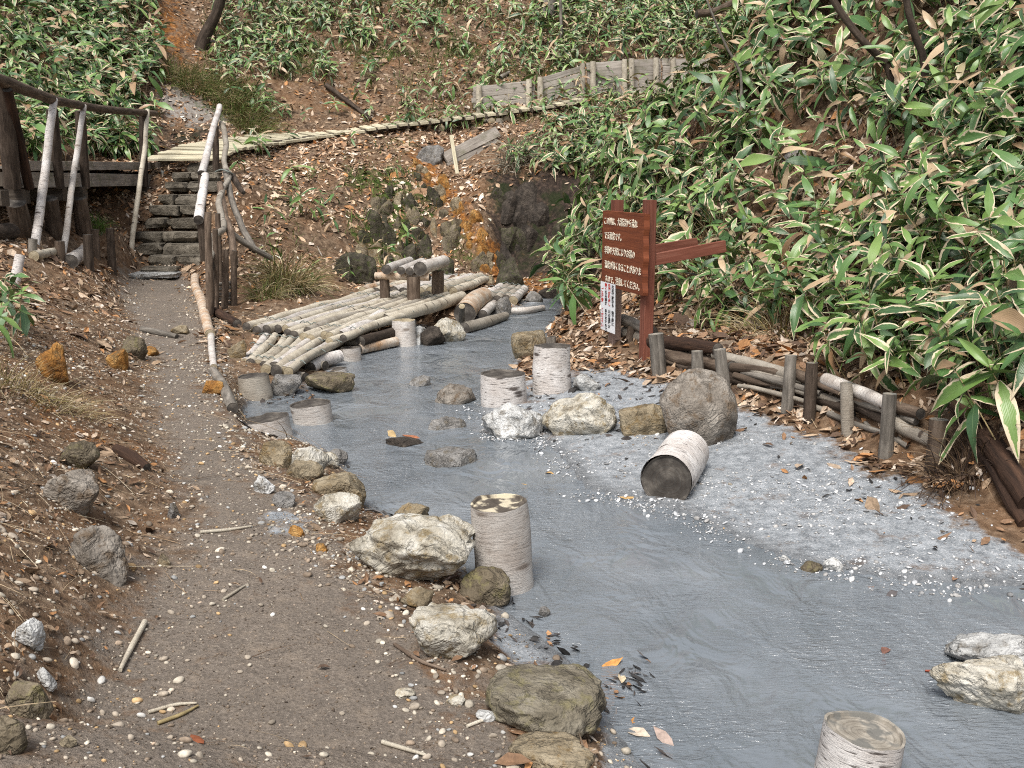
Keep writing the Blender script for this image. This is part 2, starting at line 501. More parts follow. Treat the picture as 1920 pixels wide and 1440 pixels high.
def np_mesh(name, V, loops, sizes, mats, uv=None, attrs=None, midx=None, smooth=True):
    """V (n,3); loops flat vertex ids; sizes per polygon"""
    me = bpy.data.meshes.new(name)
    V = np.ascontiguousarray(V, np.float32)
    loops = np.ascontiguousarray(loops, np.int32)
    sizes = np.ascontiguousarray(sizes, np.int32)
    me.vertices.add(len(V))
    me.vertices.foreach_set("co", V.ravel())
    me.loops.add(len(loops))
    me.loops.foreach_set("vertex_index", loops)
    me.polygons.add(len(sizes))
    st = np.zeros(len(sizes), np.int32)
    st[1:] = np.cumsum(sizes)[:-1]
    me.polygons.foreach_set("loop_start", st)
    try:
        me.polygons.foreach_set("loop_total", sizes)
    except Exception:
        pass
    if midx is not None:
        me.polygons.foreach_set("material_index", np.ascontiguousarray(midx, np.int32))
    me.update(calc_edges=True)
    me.polygons.foreach_set("use_smooth", np.full(len(sizes), bool(smooth)) if np.isscalar(smooth) else np.ascontiguousarray(smooth, bool))
    if uv is not None:
        l = me.uv_layers.new(name="UVMap")
        l.data.foreach_set("uv", np.ascontiguousarray(uv, np.float32).ravel())
    for an, arr in (attrs or {}).items():
        at = me.attributes.new(an, 'FLOAT_COLOR', 'POINT')
        arr = np.asarray(arr, np.float32)
        if arr.shape[1] == 3:
            arr = np.concatenate([arr, np.ones((len(arr), 1), np.float32)], 1)
        at.data.foreach_set("color", np.ascontiguousarray(arr).ravel())
    for m in mats:
        me.materials.append(MAT[m] if isinstance(m, str) else m)
    me.validate(verbose=False)
    return me


class G:
    """collects polygons with uv and material slot, in world space"""
    def __init__(self):
        self.v = []; self.f = []; self.uv = []; self.mi = []; self.sm = []; self.nv = 0

    def add(self, V, F, UV=None, mi=0, smooth=True):
        V = np.asarray(V, float)
        self.v.append(V)
        for i, f in enumerate(F):
            self.f.append([a + self.nv for a in f])
            if UV is None:
                self.uv.extend([(0, 0)] * len(f))
            else:
                self.uv.extend(UV[i])
            self.mi.append(mi); self.sm.append(smooth)
        self.nv += len(V)
        return self

    def build(self, name, mats, parent=None, origin=None):
        V = np.concatenate(self.v)
        if origin is None:
            lo, hi = V.min(0), V.max(0)
            origin = np.array([(lo[0] + hi[0]) / 2, (lo[1] + hi[1]) / 2, lo[2]])
        origin = np.array(origin, float)
        me = np_mesh(name, V - origin, [a for f in self.f for a in f], [len(f) for f in self.f], mats, self.uv, None, self.mi, self.sm)
        o = bpy.data.objects.new(name, me)
        COL.objects.link(o)
        if parent is not None:
            o.parent = parent
            base = Vector((0, 0, 0)); q = parent
            while q is not None:
                base += q.location; q = q.parent
            o.location = Vector(origin) - base
        else:
            o.location = origin
        return o


def empty(name, loc, label=None, cat=None, group=None):
    o = bpy.data.objects.new(name, None)
    o.empty_display_size = 0.1
    o.location = loc
    COL.objects.link(o)
    return tag(o, label, cat, group)


def resample(pts, n):
    P = np.array([tuple(p) for p in pts], float)
    if len(P) == 2:
        t = np.linspace(0, 1, n)[:, None]
        return P[0] * (1 - t) + P[1] * t
    # Catmull-Rom
    s = np.concatenate([[0], np.cumsum(np.linalg.norm(np.diff(P, axis=0), axis=1))])
    Pe = np.vstack([2 * P[0] - P[1], P, 2 * P[-1] - P[-2]])
    out = []
    for t in np.linspace(0, s[-1], n):
        i = min(max(np.searchsorted(s, t, side='right') - 1, 0), len(P) - 2)
        u = (t - s[i]) / max(s[i + 1] - s[i], 1e-9)
        a, b, c, d = Pe[i], Pe[i + 1], Pe[i + 2], Pe[i + 3]
        out.append(0.5 * ((2 * b) + (-a + c) * u + (2 * a - 5 * b + 4 * c - d) * u * u + (-a + 3 * b - 3 * c + d) * u ** 3))
    return np.array(out)


def tube(g, pts, r, sides=12, rings=None, rough=0.07, seed=None, caps=(True, True), bend=0.0, cap_mi=1, mi=0, freq=6.0, rim=0.0):
    """a log or branch along pts with radii r (number or list); caps get material slot cap_mi"""
    seed = R.randrange(9999) if seed is None else seed
    P0 = np.array([tuple(p) for p in pts], float)
    L = np.linalg.norm(np.diff(P0, axis=0), axis=1).sum()
    rr0 = np.atleast_1d(np.array(r, float))
    rm = rr0.mean()
    if rings is None:
        rings = int(min(28, max(3, L / (rm * 1.6))))
    P = resample(pts, rings)
    rad = np.interp(np.linspace(0, 1, rings), np.linspace(0, 1, len(rr0)), rr0) if len(rr0) > 1 else np.full(rings, rr0[0])
    if bend:
        w = np.stack([fbm(np.stack([np.linspace(0, 1, rings) * L * 1.1 + k * 9.1, np.full(rings, seed * 0.37)], -1), 3, seed + k) for k in range(3)], -1)
        P = P + (w - w[0] * (1 - np.linspace(0, 1, rings))[:, None] - w[-1] * np.linspace(0, 1, rings)[:, None]) * bend
    T = np.gradient(P, axis=0)
    T /= np.linalg.norm(T, axis=1)[:, None] + 1e-12
    a = np.array([0, 0, 1.0]) if abs(T[0][2]) < 0.9 else np.array([1.0, 0, 0])
    N = np.cross(T[0], a); N /= np.linalg.norm(N)
    ang = np.linspace(0, 2 * math.pi, sides, endpoint=False)
    s = np.concatenate([[0], np.cumsum(np.linalg.norm(np.diff(P, axis=0), axis=1))])
    V = []
    for i in range(rings):
        N = N - T[i] * np.dot(N, T[i]); N /= np.linalg.norm(N)
        B = np.cross(T[i], N)
        d = np.cos(ang)[:, None] * N + np.sin(ang)[:, None] * B
        q = P[i] + d * rad[i]
        k = 1 + rough * (1.6 * fbm(q * freq + seed * 3.1, 3, seed) + 0.9 * vnoise(np.concatenate([d * 1.1, ], 1) + seed, seed + 5))
        V.append(P[i] + d * rad[i] * k[:, None])
    V = np.concatenate(V)
    F, UV = [], []
    circ = 2 * math.pi * rm
    for i in range(rings - 1):
        for j in range(sides):
            j2 = (j + 1) % sides
            F.append([i * sides + j, i * sides + j2, (i + 1) * sides + j2, (i + 1) * sides + j])
            u0, u1 = j / sides * circ, (j + 1) / sides * circ
            UV.append([(u0, s[i]), (u1, s[i]), (u1, s[i + 1]), (u0, s[i + 1])])
    g.add(V, F, UV, mi, True)
    for end, do in enumerate(caps):
        if not do: continue
        ring = V[:sides] if end == 0 else V[-sides:]
        c = ring.mean(0)
        t = -T[0] if end == 0 else T[-1]
        inner = c + (ring - c) * 0.9 - t * rm * 0.05 * (1 + rim)
        cc = np.vstack([ring, inner, [c - t * rm * 0.04]])
        F, UV = [], []
        loc = np.stack([np.cos(ang) * rm, np.sin(ang) * rm], -1)
        for j in range(sides):
            j2 = (j + 1) % sides
            q = [j2, j, sides + j, sides + j2] if end == 0 else [j, j2, sides + j2, sides + j]
            F.append(q)
            lu = [loc[x % sides] * (1 if x < sides else 0.9) for x in q]
            UV.append([tuple(x) for x in lu])
            q = [sides + j2, sides + j, 2 * sides] if end == 0 else [sides + j, sides + j2, 2 * sides]
            F.append(q)
            UV.append([tuple(loc[x % sides] * 0.9) if x < 2 * sides else (0, 0) for x in q])
        g.add(cc, F, UV, cap_mi, False)
    return g


def log(name, pts, r, mats=("birch", "cut_dark"), parent=None, **kw):
    g = G()
    tube(g, pts, r, **kw)
    return g.build(name, list(mats), parent)


def bar(g, p0, p1, w, h, up=(0, 0, 1), ch=0.08, mi=0, wob=0.0, seed=0, taper=1.0):
    """chamfered timber from p0 to p1; w across, h along up"""
    p0 = np.array(tuple(p0), float); p1 = np.array(tuple(p1), float)
    T = p1 - p0; L = np.linalg.norm(T); T /= L
    U = np.array(tuple(up), float); U = U - T * np.dot(U, T); U /= np.linalg.norm(U)
    S = np.cross(T, U)
    c = ch * min(w, h)
    a, b = w / 2, h / 2
    sec = [(-a + c, -b), (a - c, -b), (a, -b + c), (a, b - c), (a - c, b), (-a + c, b), (-a, b - c), (-a, -b + c)]
    rr = random.Random(seed)
    V = []
    n = 4 if wob else 2
    for i in range(n):
        t = i / (n - 1)
        o = (S * rr.uniform(-1, 1) + U * rr.uniform(-1, 1)) * wob
        sc = 1 + (taper - 1) * t
        for (x, y) in sec:
            V.append(p0 + T * L * t + (S * x + U * y) * sc + o)
    per = np.cumsum([0] + [math.hypot(sec[(k + 1) % 8][0] - sec[k][0], sec[(k + 1) % 8][1] - sec[k][1]) for k in range(8)])
    F, UV = [], []
    for i in range(n - 1):
        for k in range(8):
            k2 = (k + 1) % 8
            F.append([i * 8 + k, i * 8 + k2, i * 8 + 8 + k2, i * 8 + 8 + k])
            v0, v1 = L * i / (n - 1), L * (i + 1) / (n - 1)
            UV.append([(per[k], v0), (per[k + 1], v0), (per[k + 1], v1), (per[k], v1)])
    F.append([7 - k for k in range(8)]); UV.append([sec[7 - k] for k in range(8)])
    F.append([(n - 1) * 8 + k for k in range(8)]); UV.append([sec[k] for k in range(8)])
    return g.add(V, F, UV, mi, False)


def timber(name, p0, p1, w, h, mat, parent=None, up=(0, 0, 1), **kw):
    g = G()
    bar(g, p0, p1, w, h, up, **kw)
    return g.build(name, [mat], parent)


_ICO = {}


def ico(sub):
    if sub not in _ICO:
        bm = bmesh.new()
        bmesh.ops.create_icosphere(bm, subdivisions=sub, radius=1.0)
        V = np.array([v.co[:] for v in bm.verts]); F = np.array([[v.index for v in f.verts] for f in bm.faces])
        bm.free()
        _ICO[sub] = (V, F)
    return _ICO[sub]


def rock_shape(sub, seed, planes=13, noise=0.10, cut=(0.5, 0.9), flat_top=None):
    V, F = ico(sub)
    V = V.copy()
    rr = np.random.default_rng(seed)
    for k in range(planes):
        n = rr.normal(size=3); n /= np.linalg.norm(n)
        d = rr.uniform(*cut)
        e = V @ n - d
        V -= np.where(e > 0, e * 0.93, 0)[:, None] * n
    if flat_top is not None:
        e = V[:, 2] - flat_top
        V[:, 2] -= np.where(e > 0, e * 0.9, 0)
    nz = fbm(V * 1.7 + seed * 1.7, 5, seed, 0.55)
    if sub > 3:
        nz = nz + .32 * fbm(V * 7 + seed, 4, seed + 3, .6) - .55 * np.clip(1 - 5 * np.abs(fbm(V * 1.9 + seed * .7, 3, seed + 9)), 0, 1)
    rid = 1 - np.abs(fbm(V * 3.1 + seed, 4, seed + 40, 0.55))
    V = V * (1 + noise * nz * 1.4 - noise * 0.5 * rid[:, None].ravel())[:, None] if False else V * (1 + noise * 1.4 * nz - noise * 0.5 * rid)[:, None]
    lo, hi = V.min(0), V.max(0)
    V = (V - (lo + hi) / 2) / (hi - lo) * 2
    return V, F


def rock(name, center, size, rz=0.0, mat="rock_pale", seed=1, sub=4, sink=0.2, tilt=(0, 0), parent=None, **kw):
    """size = full extents; center = point on the ground"""
    V, F = rock_shape(sub, seed, **kw)
    V = V * np.array(size) / 2
    M = np.array((Matrix.Rotation(rz, 3, 'Z') @ Matrix.Rotation(tilt[0], 3, 'X') @ Matrix.Rotation(tilt[1], 3, 'Y')))
    V = V @ M.T
    V = V + np.array(tuple(center)) + np.array([0, 0, size[2] * (0.5 - sink)])
    g = G()
    g.add(V, F.tolist(), None, 0, sub > 3)
    return g.build(name, [mat], parent, origin=tuple(center) if parent is None else None)


def merge(name, bases, which, M, T, mats, attrs=None, vattr=None, smooth=True, inst=None):
    """bases: list of (V, F (equal sided), {attr: (n,4)}); which: base id per copy; M (N,3,3); T (N,3)
    inst: {attr: (N,3or4)} constant per copy; vattr: attribute names taken from the base"""
    Vs, Ls, Ss = [], [], []
    A = {k: [] for k in list(inst or {}) + list(vattr or [])}
    nv = 0
    for b, (V, F, at) in enumerate(bases):
        idx = np.nonzero(which == b)[0]
        if len(idx) == 0: continue
        P = np.einsum('nij,vj->nvi', M[idx], V) + T[idx][:, None, :]
        n, m = len(idx), len(V)
        Vs.append(P.reshape(-1, 3))
        FF = F[None] + (np.arange(n) * m)[:, None, None] + nv
        Ls.append(FF.reshape(-1)); Ss.append(np.full(n * len(F), F.shape[1]))
        nv += n * m
        for k in (inst or {}):
            A[k].append(np.repeat(np.asarray(inst[k])[idx], m, axis=0))
        for k in (vattr or []):
            base = np.tile(at[k], (n, 1))
            if k == "leaf" and inst is None:
                base = base.copy()
                base[:, 2] = (base[:, 2] + np.repeat(rng.random(n), m)) % 1.0
            A[k].append(base)
    me = np_mesh(name, np.concatenate(Vs), np.concatenate(Ls), np.concatenate(Ss), mats, None, {k: np.concatenate(v) for k, v in A.items()}, None, smooth)
    o = bpy.data.objects.new(name, me)
    COL.objects.link(o)
    return o


def rot_align(n, spin, tilt_noise=0.0):
    """(N,3,3) frames with z along n, spun about it"""
    n = np.asarray(n, float)
    if tilt_noise:
        n = n + rng.normal(size=n.shape) * tilt_noise
    n = n / np.linalg.norm(n, axis=1)[:, None]
    a = np.where(np.abs(n[:, 2:3]) < 0.95, np.array([[0, 0, 1.0]]), np.array([[1.0, 0, 0]]))
    x = np.cross(a, n); x /= np.linalg.norm(x, axis=1)[:, None]
    y = np.cross(n, x)
    c, s = np.cos(spin)[:, None], np.sin(spin)[:, None]
    return np.stack([x * c + y * s, -x * s + y * c, n], -1)


# ------------------------------------------------------------------ terrain
def px_line(lst):
    """(px, py, 'z', z) or (px, py, Y)"""
    out = []
    for q in lst:
        out.append(Wz(q[0], q[1], q[3]) if q[2] == 'z' else W(*q))
    return out


def dense(pts, step=0.25):
    out = []
    for a, b in zip(pts[:-1], pts[1:]):
        n = max(1, int((b - a).length / step))
        out += [a.lerp(b, k / n) for k in range(n)]
    return out + [pts[-1]]


def at_z(lst, z):
    return [Wz(a, b, z) for a, b in lst]


SHORE_L = [(1210, 1440), (1150, 1340), (1090, 1260), (960, 1150), (900, 1075), (770, 985), (690, 945), (655, 880), (615, 845), (550, 834), (478, 822),
           (452, 778), (470, 748), (545, 738), (595, 730), (640, 695), (690, 660), (760, 640), (860, 618), (950, 590), (1010, 572), (1048, 556)]
SHORE_R = [(1075, 556), (1052, 590), (1000, 640), (962, 672), (935, 725), (900, 765), (925, 815), (1010, 822), (1050, 855), (1100, 918), (1195, 940), (1290, 965),
           (1400, 1020), (1530, 1062), (1700, 1092), (1920, 1102), (2300, 1112)]
PATH_R = [(1010, 1440, 'z', .1), (860, 1240, 'z', .12), (740, 1110, 'z', .13), (640, 1000, 'z', .14), (565, 920, 'z', .15), (480, 840, 'z', .17), (430, 760, 'z', .19),
          (405, 690, 'z', .2), (393, 600, 'z', .22), (372, 530, 'z', .27)]
PATH_L = [(130, 1440, 'z', .17), (205, 1250, 'z', .18), (285, 1100, 'z', .19), (335, 950, 'z', .2), (300, 830, 'z', .22), (275, 700, 'z', .24), (240, 600, 'z', .27),
          (222, 520, 'z', .32)]
FENCE = [(1130, 652, 'z', .2), (1240, 702, 'z', .2), (1310, 724, 'z', .19), (1368, 750, 'z', .18), (1475, 770, 'z', .17), (1520, 787, 'z', .16), (1592, 808, 'z', .15),
         (1662, 852, 'z', .13), (1752, 884, 'z', .12), (1925, 975, 'z', .1), (2300, 1130, 'z', .1)]
pts = []
sl = at_z(SHORE_L, 0.0); sr = at_z(SHORE_R, 0.0)
pts += dense(sl); pts += dense(sr)
# stream bed
for a, b in [((1500, 1440), -.2), ((1250, 1150), -.2), ((1100, 1030), -.2), ((860, 890), -.18), ((720, 800), -.16), ((770, 710), -.15), ((900, 640), -.12), ((1000, 595), -.08), ((1040, 575), -.06),
             ((1700, 1250), -.22), ((1920, 1300), -.2), ((1300, 1300), -.2), ((1900, 1440), -.22), ((2300, 1300), -.2)]:
    p = Wz(a[0], a[1], 0.0); pts.append(Vector((p.x, p.y, b)))
pts += dense(px_line(PATH_R)); pts += dense(px_line(PATH_L))
# shelf between path edge and shore
pts += px_line([(440, 680, 'z', .16), (470, 715, 'z', .08), (520, 650, 'z', .1), (600, 640, 'z', .06), (455, 610, 'z', .2), (700, 610, 'z', .06), (850, 575, 'z', .08)])
# left bank
pts += px_line([(0, 1440, 2.0), (60, 1330, 2.35), (0, 1250, 2.55), (100, 1200, 2.95), (0, 1000, 3.5), (120, 1010, 3.75), (210, 1000, 4.25), (0, 870, 4.25), (150, 870, 4.75), (0, 770, 4.95), (130, 760, 5.9),
                (0, 700, 5.7), (80, 690, 6.6), (190, 740, 6.6), (0, 640, 6.9), (120, 620, 8.2), (200, 610, 9.6), (0, 570, 8.6), (100, 550, 9.9), (180, 530, 11.6), (30, 520, 10.4), (100, 490, 11.5), (170, 510, 12.3),
                (0, 450, 11.3), (60, 438, 12.5), (155, 433, 13.9), (205, 460, 13.9), (230, 420, 15.3), (240, 385, 16.6), (275, 345, 17.6)])
pts += [Vector(p) for p in [(-2.6, 1.2, .75), (-3.6, 2.5, .95), (-4.2, 4.5, 1.05), (-5.2, 7, 1.15), (-6.6, 9.5, 1.35), (-8, 12, 1.6), (-3, -1, .8), (-6, 0, 1.3), (-9, 4, 1.8), (-9, 8, 1.9), (-12, 10, 2.6), (-14, 4, 2.6), (-3, -4, .9), (-14, -4, 2.6)]]
pts += [Vector(p) for p in [(-1.2, 1.2, .17), (0.0, 1.0, .14), (-1.2, -1, .17), (0, -1, .15), (-1.2, -4, .17), (.3, -4, .12), (.6, 1.0, 0.0), (.8, -4, 0.0), (2.5, 0, -.2), (2.5, -4, -.2), (5, 1, -.2), (5.5, -4, 0.0), (14, -4, 3)]]
# stair ramp
STAIR = [(287, 516, 15.0, .34), (300, 495, 15.35, .42), (328, 472, 15.65, .56), (322, 452, 15.95, .72), (315, 430, 16.2, .9), (325, 404, 16.45, 1.1), (328, 380, 16.7, 1.3), (340, 360, 16.95, 1.47), (362, 336, 17.2, 1.66), (370, 318, 17.45, 1.82), (382, 303, 17.7, 1.98)]
for k, (a, b, Y, z) in enumerate(STAIR):
    c = W(a, b, Y)
    for s in (-1, 1):
        pts.append(Vector((c.x + s * (.58 if k > 1 else .45), Y + .1, z - .1)))
# hill between the stairs and the orange spring
BACK = [(480, 598, 'z', .2), (600, 545, 'z', .22), (690, 520, 'z', .25), (720, 508, 'z', .3), (810, 506, 'z', .2), (900, 516, 'z', .12), (935, 526, 'z', .04), (1000, 530, 'z', .05), (1065, 535, 'z', .08)]
pts += dense(px_line(BACK), .4)
pts += px_line([(455, 500, 13.6), (450, 430, 15.6), (445, 360, 17.0), (440, 305, 18.4), (520, 500, 14.6), (530, 420, 16.6), (540, 340, 18.2), (540, 285, 19.4), (620, 480, 16.2), (640, 400, 17.5), (640, 320, 18.8), (640, 268, 20.1),
                (710, 480, 17.3), (720, 420, 17.9), (730, 340, 18.9), (740, 270, 20.3), (800, 460, 17.8), (810, 400, 18.3), (800, 345, 18.9), (800, 310, 19.6), (860, 470, 17.6), (855, 400, 18.15), (850, 340, 19.0), (870, 300, 19.9),
                (905, 470, 17.5), (900, 410, 17.9), (900, 350, 18.4), (920, 300, 19.6),
                (965, 490, 18.0), (965, 420, 18.1), (970, 370, 18.2), (985, 338, 18.45), (1050, 500, 17.9), (1050, 420, 18.0), (1060, 365, 18.1), (1070, 335, 18.35), (1120, 420, 17.9), (1140, 350, 18.1),
                (1000, 290, 19.3), (1080, 290, 18.9), (1100, 240, 19.8), (1040, 235, 20.2), (1160, 220, 20.0), (960, 245, 20.9), (900, 262, 20.7)])
# boardwalk ledge and the foot of the board wall
pts += px_line([(300, 306, 17.7), (430, 272, 20.2), (540, 264, 21.0), (640, 252, 21.3), (760, 240, 21.8), (880, 226, 22.1), (1000, 208, 22.4), (1100, 190, 22.7), (1180, 182, 22.9), (1340, 178, 23.3), (1500, 178, 24)])
# hillside above
pts += px_line([(0, 300, 14.9), (100, 305, 16.8), (200, 300, 18.4), (280, 275, 19.6), (0, 220, 17.5), (150, 220, 19.4), (300, 220, 20.6), (400, 240, 20.9), (0, 100, 19.6), (150, 100, 21.3), (300, 130, 22.0), (420, 170, 21.9), (0, 0, 21.6), (200, 0, 23.6),
                (330, 60, 23.6), (400, 95, 23.7), (400, 0, 25.6), (520, 150, 22.6), (640, 210, 22.0), (640, 100, 23.9), (640, 0, 26.2), (800, 190, 22.7), (800, 100, 24.3), (800, 0, 26.5),
                (890, 160, 22.95), (1000, 145, 23.2), (1100, 115, 23.6), (1180, 108, 23.8), (1340, 105, 24.1), (960, 60, 25.2), (960, 0, 26.6), (1150, 50, 25.2), (1150, 0, 26.5), (1340, 30, 25.8), (1500, 100, 24.6), (1340, -60, 28)])
pts += [Vector(p) for p in [(-14, 46, 21), (0, 46, 21), (14, 46, 21), (-16, 46, 21), (-6, 34, 12.2), (0, 33, 11.2), (6, 33, 11.2), (-12, 30, 11.5), (-12, 24, 8), (-12, 19, 5.2), (-16, 14, 4.5), (-16, 24, 9), (-16, 30, 13), (12, 33, 12.5), (14, 30, 11), (-16, 4, 2.8), (-16, -4, 2.8)]]
# right bank spur
fl = px_line(FENCE)
pts += dense(fl)
for a, b in zip(fl[1:-1], fl[2:]):
    d = (b - a).normalized(); n = Vector((d.y, -d.x, 0)) * -1
    for k in range(4):
        p = a.lerp(b, k / 4)
        n2 = n if n.x > 0 else -n
        pts.append(Vector((p.x + n2.x * .16, p.y + n2.y * .16, p.z + .3)))
pts += px_line([(1078, 520, 14.4), (1100, 585, 12.2), (1130, 470, 13.2), (1150, 400, 13.2), (1160, 330, 13.5), (1200, 262, 13.6), (1270, 200, 13.2), (1345, 130, 12.9), (1450, 20, 12.4), (1550, -80, 12.2),
                (1190, 560, 10.8), (1250, 470, 11.4), (1300, 400, 11.5), (1330, 570, 9.5), (1300, 300, 12.3), (1420, 480, 10.0), (1420, 330, 11.0), (1420, 200, 11.9), (1420, 610, 8.6), (1560, 520, 8.9), (1560, 380, 9.7), (1560, 220, 10.8), (1560, 60, 11.7), (1560, 660, 7.4),
                (1700, 580, 7.5), (1700, 440, 8.4), (1700, 280, 9.5), (1700, 100, 10.6), (1700, 720, 6.3), (1850, 650, 6.3), (1850, 480, 7.4), (1850, 300, 8.6), (1850, 100, 9.7), (1850, 780, 5.6), (1960, 420, 7.2), (1960, 200, 8.5), (1960, -50, 10.0), (1800, -60, 11), (1960, 650, 5.9), (1960, 830, 5.0)])
pts += [Vector(p) for p in [(6, 4.5, 2.4), (7, 7, 3.6), (8, 10, 5.0), (5.5, 12.5, 4.6), (9, 13, 5.4), (4.5, 2.8, 1.3), (4, 1.2, .5), (8, 2, 3), (14, 6, 6), (14, 12, 7.5), (12, 2, 4.5),
                            (1.7, 15.6, .7), (3.2, 15.4, 1.9), (5, 15.4, 3.2), (2.6, 17.6, 1.3), (4.5, 18, 2.2), (7, 18, 3.4), (9, 20, 4.6), (14, 20, 6.5), (5, 20.5, 2.9), (14, 26, 8.5), (8, 25, 5.2)]]

xs = [0.0]
while xs[-1] < 14.2: xs.append(xs[-1] + .036 + .012 * max(0, xs[-1] - 2.6))
xn = [0.0]
while xn[-1] > -16.2: xn.append(xn[-1] - (.036 + .012 * max(0, -xn[-1] - 2.6)))
GX = np.array(xn[:0:-1] + xs)
ys = [-4.2]
while ys[-1] < 46.2:
    y = ys[-1]
    ys.append(y + (.25 if y < 1.2 else .03 + .0072 * max(0, y - 2)))
GY = np.array(ys)
_P = [(p.x, p.y) for p in pts]; _Z = np.array([p.z for p in pts])
cv, ce, cf, ov, oe, of = delaunay_2d_cdt([Vector(p) for p in _P], [], [], 0, 1e-4)
cz = np.array([_Z[o[0]] if o else 0.0 for o in ov])
cv = np.array([(v.x, v.y) for v in cv])
XX, YY = np.meshgrid(GX, GY)            # [iy, ix]
ZZ = np.full(XX.shape, np.nan)
for f in cf:
    a, b, c = f
    (x0, y0), (x1, y1), (x2, y2) = cv[a], cv[b], cv[c]
    i0, i1 = np.searchsorted(GX, min(x0, x1, x2)), np.searchsorted(GX, max(x0, x1, x2), side='right')
    j0, j1 = np.searchsorted(GY, min(y0, y1, y2)), np.searchsorted(GY, max(y0, y1, y2), side='right')
    if i1 <= i0 or j1 <= j0: continue
    X, Y = XX[j0:j1, i0:i1], YY[j0:j1, i0:i1]
    den = (y1 - y2) * (x0 - x2) + (x2 - x1) * (y0 - y2)
    if abs(den) < 1e-12: continue
    w0 = ((y1 - y2) * (X - x2) + (x2 - x1) * (Y - y2)) / den
    w1 = ((y2 - y0) * (X - x2) + (x0 - x2) * (Y - y2)) / den
    w2 = 1 - w0 - w1
    m = (w0 >= -1e-6) & (w1 >= -1e-6) & (w2 >= -1e-6)
    ZZ[j0:j1, i0:i1][m] = (w0 * cz[a] + w1 * cz[b] + w2 * cz[c])[m]
for _ in range(60):                      # fill outside the hull
    bad = np.isnan(ZZ)
    if not bad.any(): break
    for sh, ax in ((1, 0), (-1, 0), (1, 1), (-1, 1)):
        r = np.roll(ZZ, sh, ax)
        ZZ = np.where(np.isnan(ZZ), r, ZZ)


def blur(Z, n):
    for _ in range(n):
        Pz = np.pad(Z, 1, mode='edge')
        Z = (Pz[:-2, 1:-1] + Pz[2:, 1:-1] + Pz[1:-1, :-2] + Pz[1:-1, 2:] + 2 * Pz[1:-1, 1:-1]) / 6
    return Z


ZZ = blur(ZZ, 5)
PXX, PYY, DD = proj(np.stack([XX, YY, ZZ], -1))


def pmask(poly, feather, ymin=0, ymax=99):
    m = soft_poly(PXX, PYY, poly, feather * 2.2)
    return np.where((YY > ymin) & (YY < ymax), m, 0)


plan_path = [(p.x, p.y) for p in px_line(PATH_L)] + [(-2.9, 15.2)] + [(p.x, p.y) for p in px_line(PATH_R)[::-1]]
_pl, _pr = px_line(PATH_L), px_line(PATH_R)
plan_path = [(-.9, -4)] + [(-1.1, 1.2)] + [(p.x, p.y) for p in _pl] + [(-5.6, 15.2), (-5.0, 15.2)] + [(p.x, p.y) for p in _pr[::-1]] + [(.4, 1.0), (.5, -4)]
fence_plan = [(p.x, p.y) for p in fl]
plan_sand = [(p.x, p.y) for p in sr[4:]] + [(p.x, p.y) for p in fl[::-1]]
N2 = np.stack([XX, YY], -1)
wob = fbm(N2 * 1.3, 4, 3)
k_path = soft_poly(XX + wob * .15, YY + fbm(N2 * 1.3 + 40, 4, 9) * .15, plan_path, 0.35)
k_sand = soft_poly(XX, YY, plan_sand, 0.3)
k_sand *= np.clip((9.4 - YY + wob) / 1.6, 0, 1)
shore = poly_dist(XX, YY, [(p.x, p.y) for p in sl], False)
shore_r = poly_dist(XX, YY, [(p.x, p.y) for p in sr], False)
k_wet = np.clip(1 - np.minimum(shore, shore_r) / .16, 0, 1) * (YY < 18)
k_mud = np.clip(np.maximum(k_sand * 0.95, np.clip((0.035 - ZZ) / .03, 0, 1) * (YY < 18.5) * (YY > -1)), 0, 1)
k_mud = np.where((XX > 1.5) & (YY < 3), 1, k_mud)
# mud thins out towards the leaf strewn foot of the log edging
fence_d = poly_dist(XX, YY, fence_plan, False)
k_mud *= np.where(k_sand > .3, np.clip((fence_d + wob * .22 - .05) / .3, 0, 1), 1)
k_inlet = np.maximum(pmask([(905, 1165), (1000, 1150), (1090, 1215), (1070, 1245), (960, 1240), (930, 1205)], 12, 0, 6), pmask([(1135, 1290), (1225, 1300), (1260, 1500), (1125, 1500)], 14, 0, 6))
k_inlet = np.maximum(k_inlet, pmask([(455, 735), (520, 722), (580, 730), (600, 760), (500, 765)], 10, 5, 9))
ZZ = ZZ * (1 - k_inlet) + np.minimum(ZZ, .02) * k_inlet
k_mud = np.maximum(k_mud, k_inlet)
k_mud = np.maximum(k_mud, .8 * pmask([(480, 975), (510, 955), (575, 965), (590, 985), (520, 998)], 12, 0, 6))
k_ochre = np.maximum(pmask([(770, 290), (810, 300), (850, 350), (880, 400), (905, 440), (945, 470), (955, 525), (1080, 545), (1000, 530), (920, 535), (905, 480), (870, 430), (820, 370), (785, 330)], 14, 16, 21), pmask([(910, 520), (1075, 520), (1075, 552), (910, 548)], 14, 14, 18.5) * .8)
k_ochre = np.maximum(k_ochre, .75 * pmask([(285, 0), (340, 0), (350, 60), (390, 95), (330, 120), (290, 60)], 22, 20))
k_ochre = np.maximum(k_ochre, .5 * pmask([(60, 700), (180, 790), (330, 850), (300, 900), (150, 850), (40, 780)], 40, 3, 8))
k_ochre = np.maximum(k_ochre, .42 * pmask([(540, 130), (700, 150), (690, 230), (560, 210)], 40, 20))
k_rock = np.maximum(pmask([(915, 325), (1150, 315), (1140, 535), (945, 530), (920, 420)], 16, 15.5, 19.5), .8 * pmask([(290, 235), (420, 225), (420, 265), (290, 300)], 20, 18))
k_clay = pmask([(292, 160), (330, 150), (400, 190), (440, 195), (430, 240), (380, 235), (310, 215)], 16, 18)
